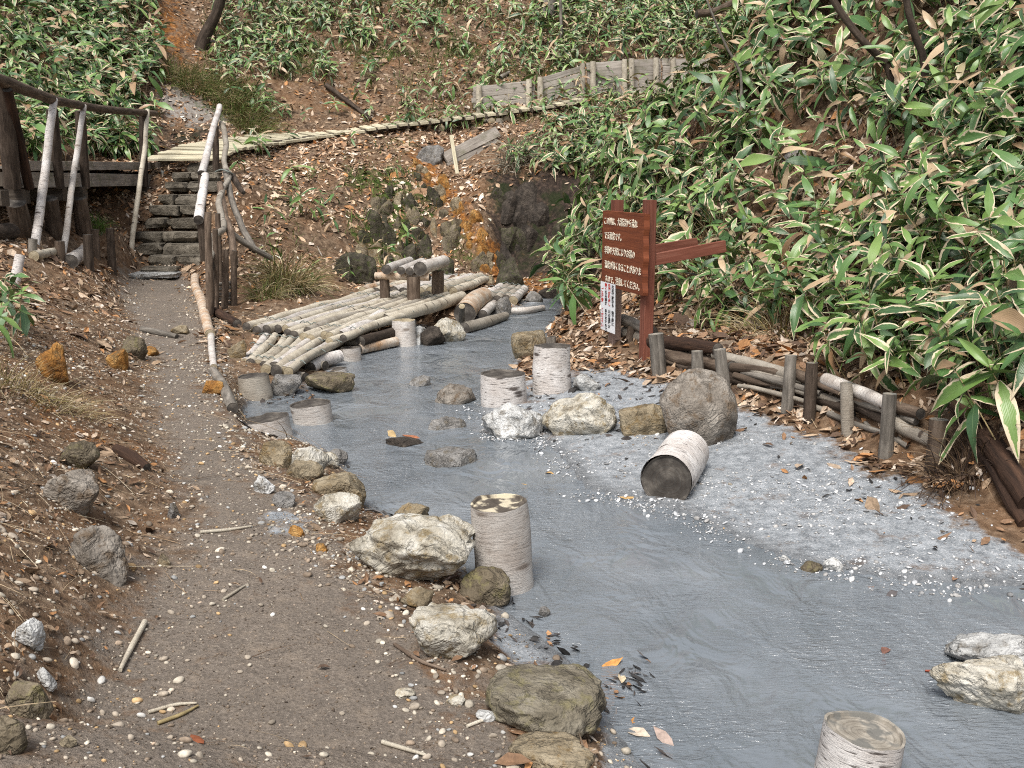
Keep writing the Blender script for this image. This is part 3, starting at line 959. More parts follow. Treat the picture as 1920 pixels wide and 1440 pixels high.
k_moss = np.maximum(pmask([(300, 130), (420, 150), (500, 190), (490, 250), (450, 240), (380, 190), (310, 150)], 16, 18), pmask([(1560, 310), (1620, 310), (1660, 360), (1600, 400), (1550, 380)], 14, 7, 11))
k_moss = np.maximum(k_moss, .8 * pmask([(650, 90), (1300, 60), (1300, 110), (900, 150), (700, 140)], 30, 21) * (fbm(N2 * .9 + 7, 3, 5) > .08))
k_moss = np.maximum(k_moss, .8 * pmask([(560, 330), (760, 300), (900, 480), (720, 500), (640, 440)], 40, 16, 20) * (fbm(N2 * 1.6 + 3, 3, 15) > .05))
k_moss = np.maximum(k_moss, .6 * pmask([(400, 60), (640, 20), (700, 140), (520, 150)], 40, 20) * (fbm(N2 * 1.1 + 9, 3, 25) > .0))
# relief
hilly = np.clip(1 - k_path - k_mud, 0, 1)
amp = .02 + .05 * np.clip((YY - 4) / 10, 0, 1)
ZZ = ZZ + hilly * amp * 2.0 * fbm(N2 * 1.6, 5, 21) + hilly * .028 * fbm(N2 * 7, 4, 22)
ZZ = ZZ + k_path * (.014 * fbm(N2 * 3.5, 4, 31) + .007 * fbm(N2 * 16, 3, 32))
ZZ = ZZ + k_mud * (.010 * fbm(N2 * 2.2, 4, 33) + .004 * fbm(N2 * 14, 3, 34)) * (ZZ > -.02)
ZZ = ZZ + k_rock * .22 * fbm(N2 * 2.7, 5, 44, .6) + k_ochre * .07 * fbm(N2 * 4, 4, 45) * (YY > 15)
ZZ = np.where((k_sand > .5) & (ZZ < .012), np.maximum(ZZ, .012 + .01 * wob), ZZ)


stream_plan = [(sl[0].x - .2, -4)] + [(p.x, p.y) for p in sl] + [(p.x, p.y) for p in sr] + [(7, 2.6), (7, -4)]
in_stream = in_poly(XX, YY, stream_plan) & (k_inlet < .3)
ZZ = np.where(in_stream, np.minimum(ZZ, -.012 - .45 * np.clip(np.minimum(shore, shore_r), 0, .4)), ZZ)


def zat(x, y):
    x = np.clip(np.asarray(x, float), GX[0] + 1e-6, GX[-1] - 1e-6); y = np.clip(np.asarray(y, float), GY[0] + 1e-6, GY[-1] - 1e-6)
    i = np.clip(np.searchsorted(GX, x) - 1, 0, len(GX) - 2); j = np.clip(np.searchsorted(GY, y) - 1, 0, len(GY) - 2)
    u = (x - GX[i]) / (GX[i + 1] - GX[i]); v = (y - GY[j]) / (GY[j + 1] - GY[j])
    return (ZZ[j, i] * (1 - u) + ZZ[j, i + 1] * u) * (1 - v) + (ZZ[j + 1, i] * (1 - u) + ZZ[j + 1, i + 1] * u) * v


def fat(F, x, y):
    i = np.clip(np.searchsorted(GX, x), 0, len(GX) - 1); j = np.clip(np.searchsorted(GY, y), 0, len(GY) - 1)
    return F[j, i]


def nat(x, y, e=.12):
    dx = (zat(x + e, y) - zat(x - e, y)) / (2 * e); dy = (zat(x, y + e) - zat(x, y - e)) / (2 * e)
    n = np.stack([-dx, -dy, np.ones_like(dx)], -1)
    return n / np.linalg.norm(n, axis=-1)[..., None]


_YS = np.concatenate([np.arange(1.2, 12, .008), np.arange(12, 45, .02)])


def gp(px, py, water=True, y0=0.0):
    """the ground (or water) point seen at a pixel of the photograph"""
    x, y, z = ray(px, py)
    t = _YS / y
    X, Z = x * t, CAM_H + z * t
    H = zat(X, _YS)
    if water: H = np.maximum(H, 0.0)
    hit = np.nonzero((Z <= H) & (_YS > y0))[0]
    k = hit[0] if len(hit) else len(_YS) - 1
    return Vector((X[k], _YS[k], H[k]))


def P2(px, py):
    return gp(px, py)


# split the one height field into footpath, mud bank and hillside
ny, nx = XX.shape
ids = np.arange(ny * nx).reshape(ny, nx)
quads = np.stack([ids[:-1, :-1], ids[:-1, 1:], ids[1:, 1:], ids[1:, :-1]], -1).reshape(-1, 4)
fp = (k_path[:-1, :-1] + k_path[1:, 1:]).reshape(-1) / 2 > .5
fs = ((k_sand[:-1, :-1] + k_sand[1:, 1:]).reshape(-1) / 2 > .5) & ~fp
maskA = np.stack([k_path, k_mud, k_ochre, k_moss], -1).reshape(-1, 4)
maskB = np.stack([k_rock, k_clay, k_wet, np.ones_like(k_rock)], -1).reshape(-1, 4)
ALLV = np.stack([XX, YY, ZZ], -1).reshape(-1, 3)
for nm, sel in (("footpath", fp), ("mud_bank", fs), ("hillside_ground", ~fp & ~fs)):
    q = quads[sel]
    used = np.unique(q)
    remap = np.full(ny * nx, -1); remap[used] = np.arange(len(used))
    me = np_mesh(nm, ALLV[used], remap[q].ravel(), np.full(len(q), 4), ["earth"], None, {"mask_a": maskA[used], "mask_b": maskB[used]})
    o = bpy.data.objects.new(nm, me)
    COL.objects.link(o)
    tag(o, kind="structure")

# ------------------------------------------------------------------ stream
wx = np.linspace(-3.2, 6.0, 120); wy = np.linspace(-4, 18.5, 260)
WX, WY = np.meshgrid(wx, wy)
WZ = .0025 * fbm(np.stack([WX * 3.2, WY * 2.0], -1), 3, 71)
i4 = np.arange(WX.size).reshape(WX.shape)
q = np.stack([i4[:-1, :-1], i4[:-1, 1:], i4[1:, 1:], i4[1:, :-1]], -1).reshape(-1, 4)
me = np_mesh("stream_water", np.stack([WX, WY, WZ], -1).reshape(-1, 3), q.ravel(), np.full(len(q), 4), ["water"])
o = bpy.data.objects.new("stream_water", me); COL.objects.link(o); tag(o, kind="structure")

# ------------------------------------------------------------------ wooden footbridge on the left
def Yb(px):
    return 1.0 / (.0885 - .000111 * px)


def WB(px, py, dy=0.0):
    return W(px, py, Yb(px) + dy)


br = empty("footbridge", gp(100, 440), "dark timber footbridge with log handrail and white birch braces beside the stone steps", "footbridge")
log("handrail", [WB(-60, 128), WB(20, 158), WB(106, 190)], [.075, .068, .06], ("bark_brown", "cut_dark"), br, rough=.05)
log("handrail", [WB(97, 187, .02), WB(190, 204, .02), WB(292, 213, .02)], [.056, .054, .05], ("bark_brown", "cut_dark"), br, rough=.05)
for a, b, r in [((8, 160), (24, 352), .085), ((98, 205), (110, 352), .07), ((150, 208), (158, 352), .068), ((268, 214), (270, 350), .062)]:
    log("post", [WB(a[0], a[1], .1), WB(b[0], b[1], .1)], [r, r * 1.08], ("bark_dark", "cut_dark"), br)
for a, b, r in [((30, 380), (52, 462), .12), ((93, 372), (106, 444), .105), ((148, 370), (160, 440), .11), ((270, 366), (274, 396), .065)]:
    p = WB(b[0], b[1], .12); p.z -= .1
    log("post", [WB(a[0], a[1], .12), p], [r * .9, r], ("bark_brown", "cut_dark"), br)
log("brace", [WB(14, 168, -.08), WB(30, 240, -.08), WB(55, 352, -.08)], [.055, .06, .06], ("wood_rotten", "cut_dark"), br, sides=8)
for a, b, r, m in [((102, 186), (62, 440), .052, "birch_bright"), ((158, 198), (110, 405), .042, "birch"), ((277, 206), (240, 388), .042, "log_pale")]:
    p = WB(b[0], b[1], -.45)
    p.z = min(p.z, float(zat(p.x, p.y))) - .03
    log("brace", [WB(a[0], a[1], -.08), p], [r * .85, r], (m, "cut_dark"), br, bend=.03)
up = Vector((0, 0, 1))
for (y0, y1, x0, x1, dy, mt) in [(303, 319, 20, 288, .24, "plank_grey"), (325, 350, 18, 284, .22, "plank_grey")]:
    a, b = WB(x0, (y0 + y1) / 2, dy), WB(x1, (y0 + y1) / 2, dy)
    h = (y1 - y0) * 14 / FPX
    mid = a.lerp(b, .46)
    timber("fascia_board", a, mid - (b - a).normalized() * .006, .06, h, mt, br, ch=.05)
    timber("fascia_board", mid + (b - a).normalized() * .006, b, .06, h, mt, br, ch=.05)
bd = (WB(275, 330) - WB(25, 330)); bd.z = 0; bd.normalize()
bn = Vector((-bd.y, bd.x, 0))           # away from the camera side
for (px, py, w) in [(10, 372, .22), (50, 368, .22), (122, 364, .2), (160, 362, .2), (277, 357, .2)]:
    c = WB(px, py, -.02)
    timber("cross_beam", c, c + bn * 1.35, w, .17, "plank_dark", br, ch=.06)
n = 26
for k in range(n):
    c = WB(26, 322, .3).lerp(WB(284, 322, .32), (k + .5) / n)
    timber("deck_plank", c + Vector((0, 0, .05)), c + bn * 1.25 + Vector((0, 0, .05)), .22, .035, "plank_grey", br, ch=.1, seed=k)
for dy in (.12, 1.2):
    p0, p1 = WB(20, 336, .3) + bn * dy, WB(284, 336, .3) + bn * dy
    timber("stringer", p0, p1, .12, .16, "plank_dark", br)

# ------------------------------------------------------------------ stone steps
st = empty("stone_steps", gp(290, 515), "flight of rough dark stone steps climbing from the path to the boardwalk", "steps")
SPX = [(246, 328, 514), (266, 334, 494), (278, 384, 471), (258, 382, 452), (250, 376, 430), (276, 376, 404), (284, 376, 380), (300, 376, 360), (312, 412, 336), (326, 412, 318), (352, 412, 303)]
for k, (x0, x1, y) in enumerate(SPX):
    Y, z = STAIR[k][2], STAIR[k][3]
    nst = 1 if k < 2 else 2
    cut = R.uniform(.38, .62)
    spans = [(0, 1)] if nst == 1 else [(0, cut - .012), (cut + .012, 1)]
    for (s0, s1) in spans:
        xa = W(x0 + (x1 - x0) * s0, y, Y).x; xb = W(x0 + (x1 - x0) * s1, y, Y).x
        h = .07 if k < 2 else .17
        V, F = ico(4)
        V = np.sign(V) * np.abs(V) ** .12
        rs = np.random.default_rng(300 + k * 7 + int(s0 * 10))
        for q in range(7):
            nn = rs.normal(size=3); nn /= np.linalg.norm(nn)
            e = V @ nn - rs.uniform(1.05, 1.4)
            V = V - np.where(e > 0, e, 0)[:, None] * nn
        V = V * (1 + .1 * fbm(V * 1.3 + k * 5.1 + s0, 5, 80 + k)[:, None]) + .05 * fbm(V * 4 + k, 3, 90 + k)[:, None] * V
        V *= np.array([(xb - xa) / 2, .25, h / 2])
        V += np.array([(xa + xb) / 2, Y + .12 + R.uniform(-.03, .03), z - h / 2 + .02 + R.uniform(-.012, .012)])
        g = G(); g.add(V, F.tolist(), None, 0, False); g.build("step_stone" if k else "step_slab", ["step_stone" if k else "rock_white"], st)

# ------------------------------------------------------------------ stair handrail and branch fence
hr = empty("stair_handrail", gp(400, 330, y0=15), "white birch pole handrail descending beside the stone steps", "handrail")
log("rail", [W(412, 199, 17.3), W(378, 326, 15.0)], [.045, .058], ("birch_bright", "cut_dark"), hr, bend=.02)
log("rail", [W(385, 330, 15.0), W(372, 412, 13.2)], [.06, .066], ("birch_bright", "cut_dark"), hr, bend=.02)
for (x0, y0, x1, y1, Y, r) in [(404, 236, 405, 320, 17.2, .05), (378, 328, 382, 440, 14.9, .05), (375, 405, 384, 490, 13.3, .05)]:
    log("post", [W(x0, y0, Y), W(x1, y1, Y)], [r, r * 1.1], ("bark_dark", "cut_dark"), hr)

bf = empty("branch_fence", gp(395, 600), "rough fence of upright poles and crooked branches at the foot of the steps", "fence")


def foot(p, d=.06):
    return Vector((p.x, p.y, min(p.z, float(zat(p.x, p.y)) - d)))


for (x0, y0, x1, y1, Y, r) in [(390, 398, 393, 602, 11.3, .042), (403, 430, 404, 590, 11.8, .036), (423, 468, 421, 588, 12.0, .04), (440, 470, 438, 575, 12.4, .04), (408, 400, 412, 560, 12.6, .036)]:
    log("pole", [W(x0, y0, Y), foot(W(x1, y1, Y))], [r * .9, r * 1.1], ("bark_brown", "cut_dark"), bf, bend=.03)
log("branch", [W(415, 232, 17.0), W(424, 262, 16.2), W(421, 300, 15.6), W(431, 325, 15.0), W(412, 358, 14.0), W(404, 372, 13.7), W(416, 405, 13.2), W(421, 425, 12.8), W(402, 448, 12.2), W(393, 486, 11.6)], [.045, .045, .042, .042, .038, .04, .045, .038, .045, .04], ("log_grey", "cut_dark"), bf, rings=40, bend=.06)
log("branch", [W(424, 322, 15.0), W(437, 380, 14.2), W(457, 430, 13.6), W(478, 470, 13.2)], [.05, .045, .045, .04], ("bark_grey", "cut_dark"), bf, bend=.03)
log("branch", [W(412, 345, 14.2), W(420, 400, 13.4), W(433, 440, 12.8), W(440, 500, 12.4)], [.045, .05, .05, .045], ("bark_brown", "cut_dark"), bf, bend=.03)
log("branch", [W(436, 330, 15.2), W(448, 350, 14.6), W(457, 362, 14.4)], [.05, .045, .03], ("bark_dark", "cut_dark"), bf, sides=8)
log("branch", [W(430, 435, 12.9), W(470, 462, 13.1), W(510, 485, 13.3)], [.045, .04, .035], ("bark_grey", "cut_dark"), bf, bend=.04)
log("branch", [W(399, 470, 12.0), W(398, 520, 11.6), W(397, 585, 11.35)], [.03, .03, .03], ("bark_dark", "cut_dark"), bf, bend=.03, sides=8)
for k in range(6):
    y = 535 + k * 9.5
    log("crossbar", [W(402, y, 12.1), W(441, y - 6 + R.uniform(-3, 3), 12.5)], [.025, .025], ("bark_grey", "cut_dark"), bf, bend=.02, sides=8)
tie = log("tie_rope", [W(404, 322, 15.05), W(416, 318, 14.9), W(428, 322, 14.85), W(436, 327, 15.0)], .012, ("rope_teal", "rope_teal"), bf, sides=6, rough=.02)

# crooked pale pole pieces lying along the path edge
def ground_log(name, px, r, mats, label, cat, lift=.8, group=None, **kw):
    p = []
    for k, (a, b) in enumerate(px):
        q = gp(a, b); rr = r[k] if isinstance(r, (list, tuple)) else r
        p.append(Vector((q.x, q.y, q.z + rr * lift)))
    o = log(name, p, list(r) if isinstance(r, (list, tuple)) else [r], mats, None, **kw)
    return tag(o, label, cat, group)


ground_log("fallen_pole", [(366, 526), (367, 545), (378, 570), (385, 600), (394, 634)], [.06, .058, .062, .055, .05], ("birch_orange", "cut_pale"), "crooked pale birch pole lying along the path edge below the branch fence", "pole", rings=16)
ground_log("fallen_pole", [(396, 636), (397, 660), (401, 694)], [.035, .033, .03], ("birch", "cut_pale"), "thin straight pale pole continuing the crooked pole along the path edge", "pole")
ground_log("fallen_pole", [(400, 702), (420, 735), (437, 775)], [.035, .04, .04], ("bark_grey", "cut_dark"), "grey half buried pole edging the path above the round stump seats", "pole")
ground_log("fallen_pole", [(266, 622), (300, 629), (332, 635)], [.03, .03, .024], ("bark_grey", "cut_dark"), "short grey stick lying across the middle of the footpath", "stick")
ground_log("fallen_pole", [(404, 590), (445, 614)], [.05, .05], ("wood_rotten", "cut_dark"), "short brown board end lying at the foot of the branch fence", "board")

# low posts and logs left of the path
for (x0, y0, x1, y1, Y, r, m, lab) in [
        (62, 448, 58, 508, 11.3, .05, "bark_grey", "short grey post standing second from the left edge under the footbridge"),
        (112, 452, 114, 500, 11.9, .055, "bark_brown", "short brown post with a stone beside it below the footbridge braces"),
        (164, 440, 168, 528, 12.3, .06, "bark_dark", "tallest short dark post at the bank top nearest the path"),
        (206, 428, 208, 474, 13.9, .055, "bark_dark", "short dark post left of the middle stone steps"),
        (178, 430, 180, 470, 13.8, .05, "bark_brown", "short mossy brown post beside the tuft of green grass")]:
    tag(log("short_post", [W(x0, y0, Y), foot(W(x1, y1, Y), .1)], [r * .95, r], (m, "cut_dark")), lab, "post", "short posts along the left bank")
tag(log("short_post", [W(38, 478, 10.3), foot(W(24, 545, 10.2), .1)], [.05, .055], ("birch_bright", "cut_dark")), "leaning white birch post at the left edge above the bamboo grass", "post", "short posts along the left bank")
ground_log("fallen_log", [(64, 488), (104, 478)], [.055, .05], ("log_pale", "cut_pale"), "pale short log lying between the short posts on the left bank", "log")
ground_log("fallen_log", [(133, 502), (152, 488), (160, 478)], [.09, .085, .08], ("birch", "cut_dark"), "thick short log with dark hollow end lying on the left bank", "log")
ground_log("fallen_log", [(-20, 452), (22, 448)], [.1, .1], ("bark_dark", "cut_dark"), "dark log end lying under the footbridge at the left edge", "log")
ground_log("fallen_log", [(215, 850), (240, 862), (276, 884)], [.03, .034, .024], ("wood_rotten", "cut_dark"), "dark brown rotten stick on the left bank above the grey slab", "stick")

# ------------------------------------------------------------------ log decks beside the stream
def deck(label, left, right, n, r, mats, zt, jit=.35, extra=None):
    """left / right: (front xy, back xy) of the outermost logs"""
    (lf, lb), (rf, rb) = left, right
    root = empty("log_deck", ((lf[0] + rf[0]) / 2, (lf[1] + rf[1]) / 2, zt - 2 * r), label, "log deck", "log decks on the stream bank")
    for k in range(n):
        t = k / (n - 1)
        a = np.array(lf) * (1 - t) + np.array(rf) * t; b = np.array(lb) * (1 - t) + np.array(rb) * t
        d = (b - a) / np.linalg.norm(b - a)
        a = a + d * R.uniform(-jit, jit); b = b + d * R.uniform(-jit, jit)
        rr = r * R.uniform(.82, 1.12)
        z0 = zt - r + R.uniform(-.012, .012); z1 = zt - r + R.uniform(-.012, .012)
        m = mats[R.randrange(len(mats))]
        log("log", [(a[0], a[1], z0), (b[0], b[1], z1)], [rr * R.uniform(.9, 1.1), rr * R.uniform(.85, 1.0)], (m, R.choice(["cut_dark", "cut_pale"])), root, bend=.035, rings=14, rough=.09)
    for t in (.12, .5, .86):
        a = np.array(lf) * (1 - t) + np.array(lb) * t; b = np.array(rf) * (1 - t) + np.array(rb) * t
        e = (b - a) / np.linalg.norm(b - a)
        a = a - e * r * 1.6; b = b + e * r * 1.6
        log("bearer", [(a[0], a[1], zt - 3.0 * r), (b[0], b[1], zt - 3.0 * r)], [r * 1.0, r], ("log_grey", "cut_dark"), root)
        pts_ = []
        for q in range(n * 2 + 1):
            u = q / (n * 2)
            p = a * (1 - u) + b * u
            pts_.append((p[0] + R.uniform(-.012, .012), p[1] + R.uniform(-.012, .012), zt + (.012 if q % 2 else -.012)))
        log("tie_rope", pts_, .005, ("rope_teal", "rope_teal"), root, sides=5, rings=n * 4, rough=.02)
    return root


def xy(px, py, z):
    p = Wz(px, py, z); return (p.x, p.y)


deck("front log deck whose round cut ends stop just above the low stump seats", (xy(458, 684, .14), xy(500, 628, .16)), (xy(548, 698, .14), xy(640, 640, .16)), 9, .046, ["log_pale", "log_pale", "birch"], .2, .12)
deck("long middle log deck of pale lashed logs ending beside the upright birch stump", (xy(470, 612, .22), xy(690, 548, .22)), (xy(637, 640, .2), xy(860, 556, .2)), 16, .047, ["log_pale", "log_grey", "log_pale", "birch"], .26, .16)
deck("rear log deck running under the log bench towards the orange spring", (xy(684, 543, .22), xy(800, 510, .25)), (xy(845, 545, .22), xy(912, 520, .22)), 9, .075, ["birch", "log_pale", "log_pale", "birch_orange"], .27, .15)
deck("small log deck of dark wet logs at the foot of the orange spring", (xy(905, 556, .12), xy(945, 534, .1)), (xy(962, 562, .1), xy(984, 541, .1)), 5, .075, ["birch_orange", "log_grey", "birch"], .17, .1)
# loose logs round the decks
def free_log(pts_, r, mats, label, **kw):
    return tag(log("birch_log", pts_, r, mats, None, **kw), label, "log")


free_log([Wz(582, 690, .07), Wz(606, 676, .08), Wz(637, 668, .09)], [.055, .06, .06], ("birch_bright", "cut_dark"), "short white birch log lying at the water edge before the front log deck")
free_log([Wz(635, 632, .19), Wz(680, 612, .2), Wz(715, 590, .22)], [.075, .07, .07], ("birch_bright", "cut_dark"), "white birch log with dark cut end along the stream edge of the middle deck", bend=.03)
free_log([Wz(672, 655, .06), Wz(742, 640, .06)], [.05, .05], ("birch_orange", "cut_dark"), "reddish log lying at water level left of the upright birch stump")
free_log([Wz(676, 640, .14), Wz(742, 622, .14)], [.055, .055], ("bark_dark", "cut_dark"), "dark wet log under the edge of the middle deck left of the upright stump")
free_log([Wz(722, 600, .2), Wz(800, 580, .22), Wz(866, 556, .23)], [.07, .075, .07], ("log_pale", "cut_dark"), "smooth pale yellow log along the stream edge of the middle deck", bend=.03)
free_log([Wz(870, 615, .06), Wz(910, 605, .05), Wz(948, 592, .05)], [.07, .07, .05], ("log_grey", "cut_dark"), "dark grey log half sunk in the stream below the thick leaning birch log")
free_log([Wz(946, 583, .04), Wz(985, 582, .05), Wz(1018, 577, .04)], [.045, .045, .04], ("birch", "cut_dark"), "thin pale log lying across the upper stream near the spring")
free_log([Wz(905, 590, .1), Wz(925, 570, .12)], [.06, .06], ("birch", "cut_dark"), "short white log with its cut end beside the thick leaning birch log")
bl = empty("thick_birch_log", Wz(875, 612, 0), "thick orange tinged birch log propped on the deck end above the stream", "log")
log("trunk", [Wz(871, 588, .14), Wz(889, 566, .2), Wz(907, 556, .22)], [.135, .132, .12], ("birch_orange", "cut_dark"), bl, sides=20, rough=.03)
log("prop_stake", [W(866, 574, 11.5), Wz(866, 622, -.04)], [.035, .035], ("bark_grey", "cut_pale"), bl)

# log bench
bz = .27
bc = empty("log_bench", Wz(770, 552, bz), "low bench of short birch logs standing on the log decks", "bench")
for (x, y) in [(722, 555), (776, 558), (821, 546)]:
    p = Wz(x, y, bz)
    log("leg", [p + Vector((0, 0, .27)), p + Vector((0, 0, -.03))], [.085 if x != 722 else .06] * 2, ("bark_brown", "cut_dark"), bc)
a, b = Wz(722, 555, bz), Wz(776, 558, bz)
log("crossbeam", [W(704, 517, a.y - .02), W(806, 520, b.y - .02)], [.045, .045], ("birch_orange", "cut_dark"), bc)
for (x0, y0, x1, y1, r) in [(724, 505, 768, 489, .065), (752, 507, 792, 490, .055), (768, 509, 806, 492, .05), (788, 504, 832, 490, .088)]:
    log("seat_log", [W(x0, y0, b.y - .08), W(x1, y1, b.y + 1.0)], [r, r * .95], ("birch", "cut_dark"), bc)

# ------------------------------------------------------------------ birch stumps used as seats
def stump(px, base, top, wpx, mats, label, z=None, tipx=None, lean=None, rr=1.0, sides=28):
    p = Wz(px, base, z) if z is not None else gp(px, base)
    _, _, d = proj(np.array(p)[None])
    r = wpx * d[0] / FPX / 2 * rr
    p = Vector((p.x, p.y + r * .85, p.z))
    tp = W(tipx if tipx else px, top, p.y)
    root = empty("birch_stump", p, label, "stump", "birch stumps used as seats")
    g = G()
    b = Vector((p.x, p.y, p.z - .12))
    tube(g, [b, tp], [r * 1.05, r], sides=sides, rings=12, rough=.055, caps=(False, False), freq=5)
    jz = fbm(g.v[0][-sides:] * 14, 3, int(px))[:, None] * .012 * np.array((tp - b).normalized())
    g.v[0][-sides:] += jz
    ring = g.v[0][-sides:].copy()
    g.build("bark", [mats[0]], root)
    # cut face, a shallow dished disc inside a slightly higher bark rim
    c = ring.mean(0)
    ax = np.array((tp - b).normalized())
    g2 = G()
    V = [c - ax * .006 + (ring - c) * k + ax * dz for k, dz in ((1.0, .006), (.93, .004), (.9, -.006), (.55, -.004), (.25, -.007))]
    nz = [fbm(v * 30, 2, 4)[:, None] * .0025 * ax for v in V]
    V = np.concatenate([v + q for v, q in zip(V, nz)] + [[c - ax * .008]])
    F, UV = [], []
    ks = (1.0, .93, .9, .55, .25)
    ang = np.linspace(0, 2 * math.pi, sides, endpoint=False)
    uvp = [np.stack([np.cos(ang), np.sin(ang)], -1) * r * k for k in ks]
    for i in range(4):
        for j in range(sides):
            j2 = (j + 1) % sides
            F.append([i * sides + j, i * sides + j2, (i + 1) * sides + j2, (i + 1) * sides + j])
            UV.append([tuple(uvp[i][j]), tuple(uvp[i][j2]), tuple(uvp[i + 1][j2]), tuple(uvp[i + 1][j])])
    for j in range(sides):
        F.append([4 * sides + j, 4 * sides + (j + 1) % sides, 5 * sides]); UV.append([tuple(uvp[4][j]), tuple(uvp[4][(j + 1) % sides]), (0, 0)])
    g2.add(V, F, UV, 0, False)
    g2.build("cut_top", [mats[1]], root)
    return root


stump(947, 1113, 942, 106, ("birch", "cut_blotched"), "tall white birch stump with blotched dark top beside the big pale boulder", z=0, tipx=934)
stump(1618, 1500, 1368, 148, ("birch_bright", "cut_grey"), "nearest birch stump with pale grey cut top at the bottom edge", z=-.02, tipx=1626)
stump(582, 797, 756, 76, ("birch", "cut_dark"), "low round birch stump seat standing in the water right of the darker one", z=0)
stump(500, 822, 784, 84, ("birch", "cut_dark"), "low birch stump seat with black wet top against the path edge", z=.02, tipx=499)
stump(474, 738, 704, 60, ("log_grey", "cut_dark"), "grey low stump seat just below the front log deck", z=.06)
stump(624, 702, 693, 50, ("birch", "cut_dark"), "flat stump barely above the water right of the front log deck", z=0)
stump(657, 678, 652, 38, ("birch", "cut_dark"), "small white stump under the corner of the middle log deck", z=0)
stump(757, 650, 600, 44, ("birch", "cut_pale"), "upright white birch stump in the stream before the middle log deck", z=0)
stump(943, 762, 700, 84, ("birch_bright", "cut_dark"), "wide low birch stump with peeling bark behind the white boulder", tipx=943)
stump(1036, 738, 648, 68, ("birch_bright", "cut_dark"), "tall peeling birch stump on the gravel spit below the red sign", tipx=1035)
stump(1033, 648, 632, 20, ("bark_grey", "cut_dark"), "small grey stub behind the tall peeling birch stump")
# the lying one
p0 = gp(1252, 942); _, _, d = proj(np.array(p0)[None]); rr = 100 * d[0] / FPX / 2
ly = empty("birch_stump", p0, "short birch log lying on its side on the grey mud bank", "stump", "birch stumps used as seats")
ax0 = Vector((p0.x, p0.y + .06, p0.z + rr * .72)); ax1 = gp(1290, 884); ax1 = Vector((ax1.x, ax1.y + .08, ax1.z + rr * .72))
g = G(); tube(g, [ax0, ax1], [rr, rr * .93], sides=28, rings=8, rough=.05, caps=(False, True), freq=4); g.build("bark", ["birch_bright", "cut_dark"], ly)
g = G(); tube(g, [ax0 + (ax1 - ax0).normalized() * .002, ax0 + (ax1 - ax0).normalized() * .03], [rr * .96, rr * .96], sides=28, rings=2, rough=.05, caps=(True, False), freq=4); g.build("cut_face", ["cut_dark", "cut_dark"], ly)

# ------------------------------------------------------------------ rocks (bounding box in the photograph, material, label)
def px_rock(x0, y0, x1, y1, mat, label, seed, dep=.8, hmul=1.1, sink=.3, sub=4, rz=None, z=None, yb=.0, cat="rock", group=None, name="rock", tilt=(0, 0), **kw):
    cx, cy = (x0 + x1) / 2, y1 - (y1 - y0) * yb
    p = Wz(cx, cy, z) if z is not None else gp(cx, cy)
    _, _, d = proj(np.array(p)[None]); d = d[0]
    w = (x1 - x0) * d / FPX
    dpt = w * dep
    depr = math.atan((cy - 720) / FPX) + PITCH
    h = ((y1 - y0) * d / FPX - dpt * math.sin(max(depr, .05)) * .75) / math.cos(depr)
    h = max(h, .22 * w) * hmul
    c = Vector((p.x, p.y + dpt * .36, p.z))
    full = h * 1.06 / (1 - sink)
    o = rock(name, c, (w * 1.04, dpt * 1.04, full), rz if rz is not None else 0.0, mat, seed, sub, sink, tilt, **kw)
    return tag(o, label, cat, group)


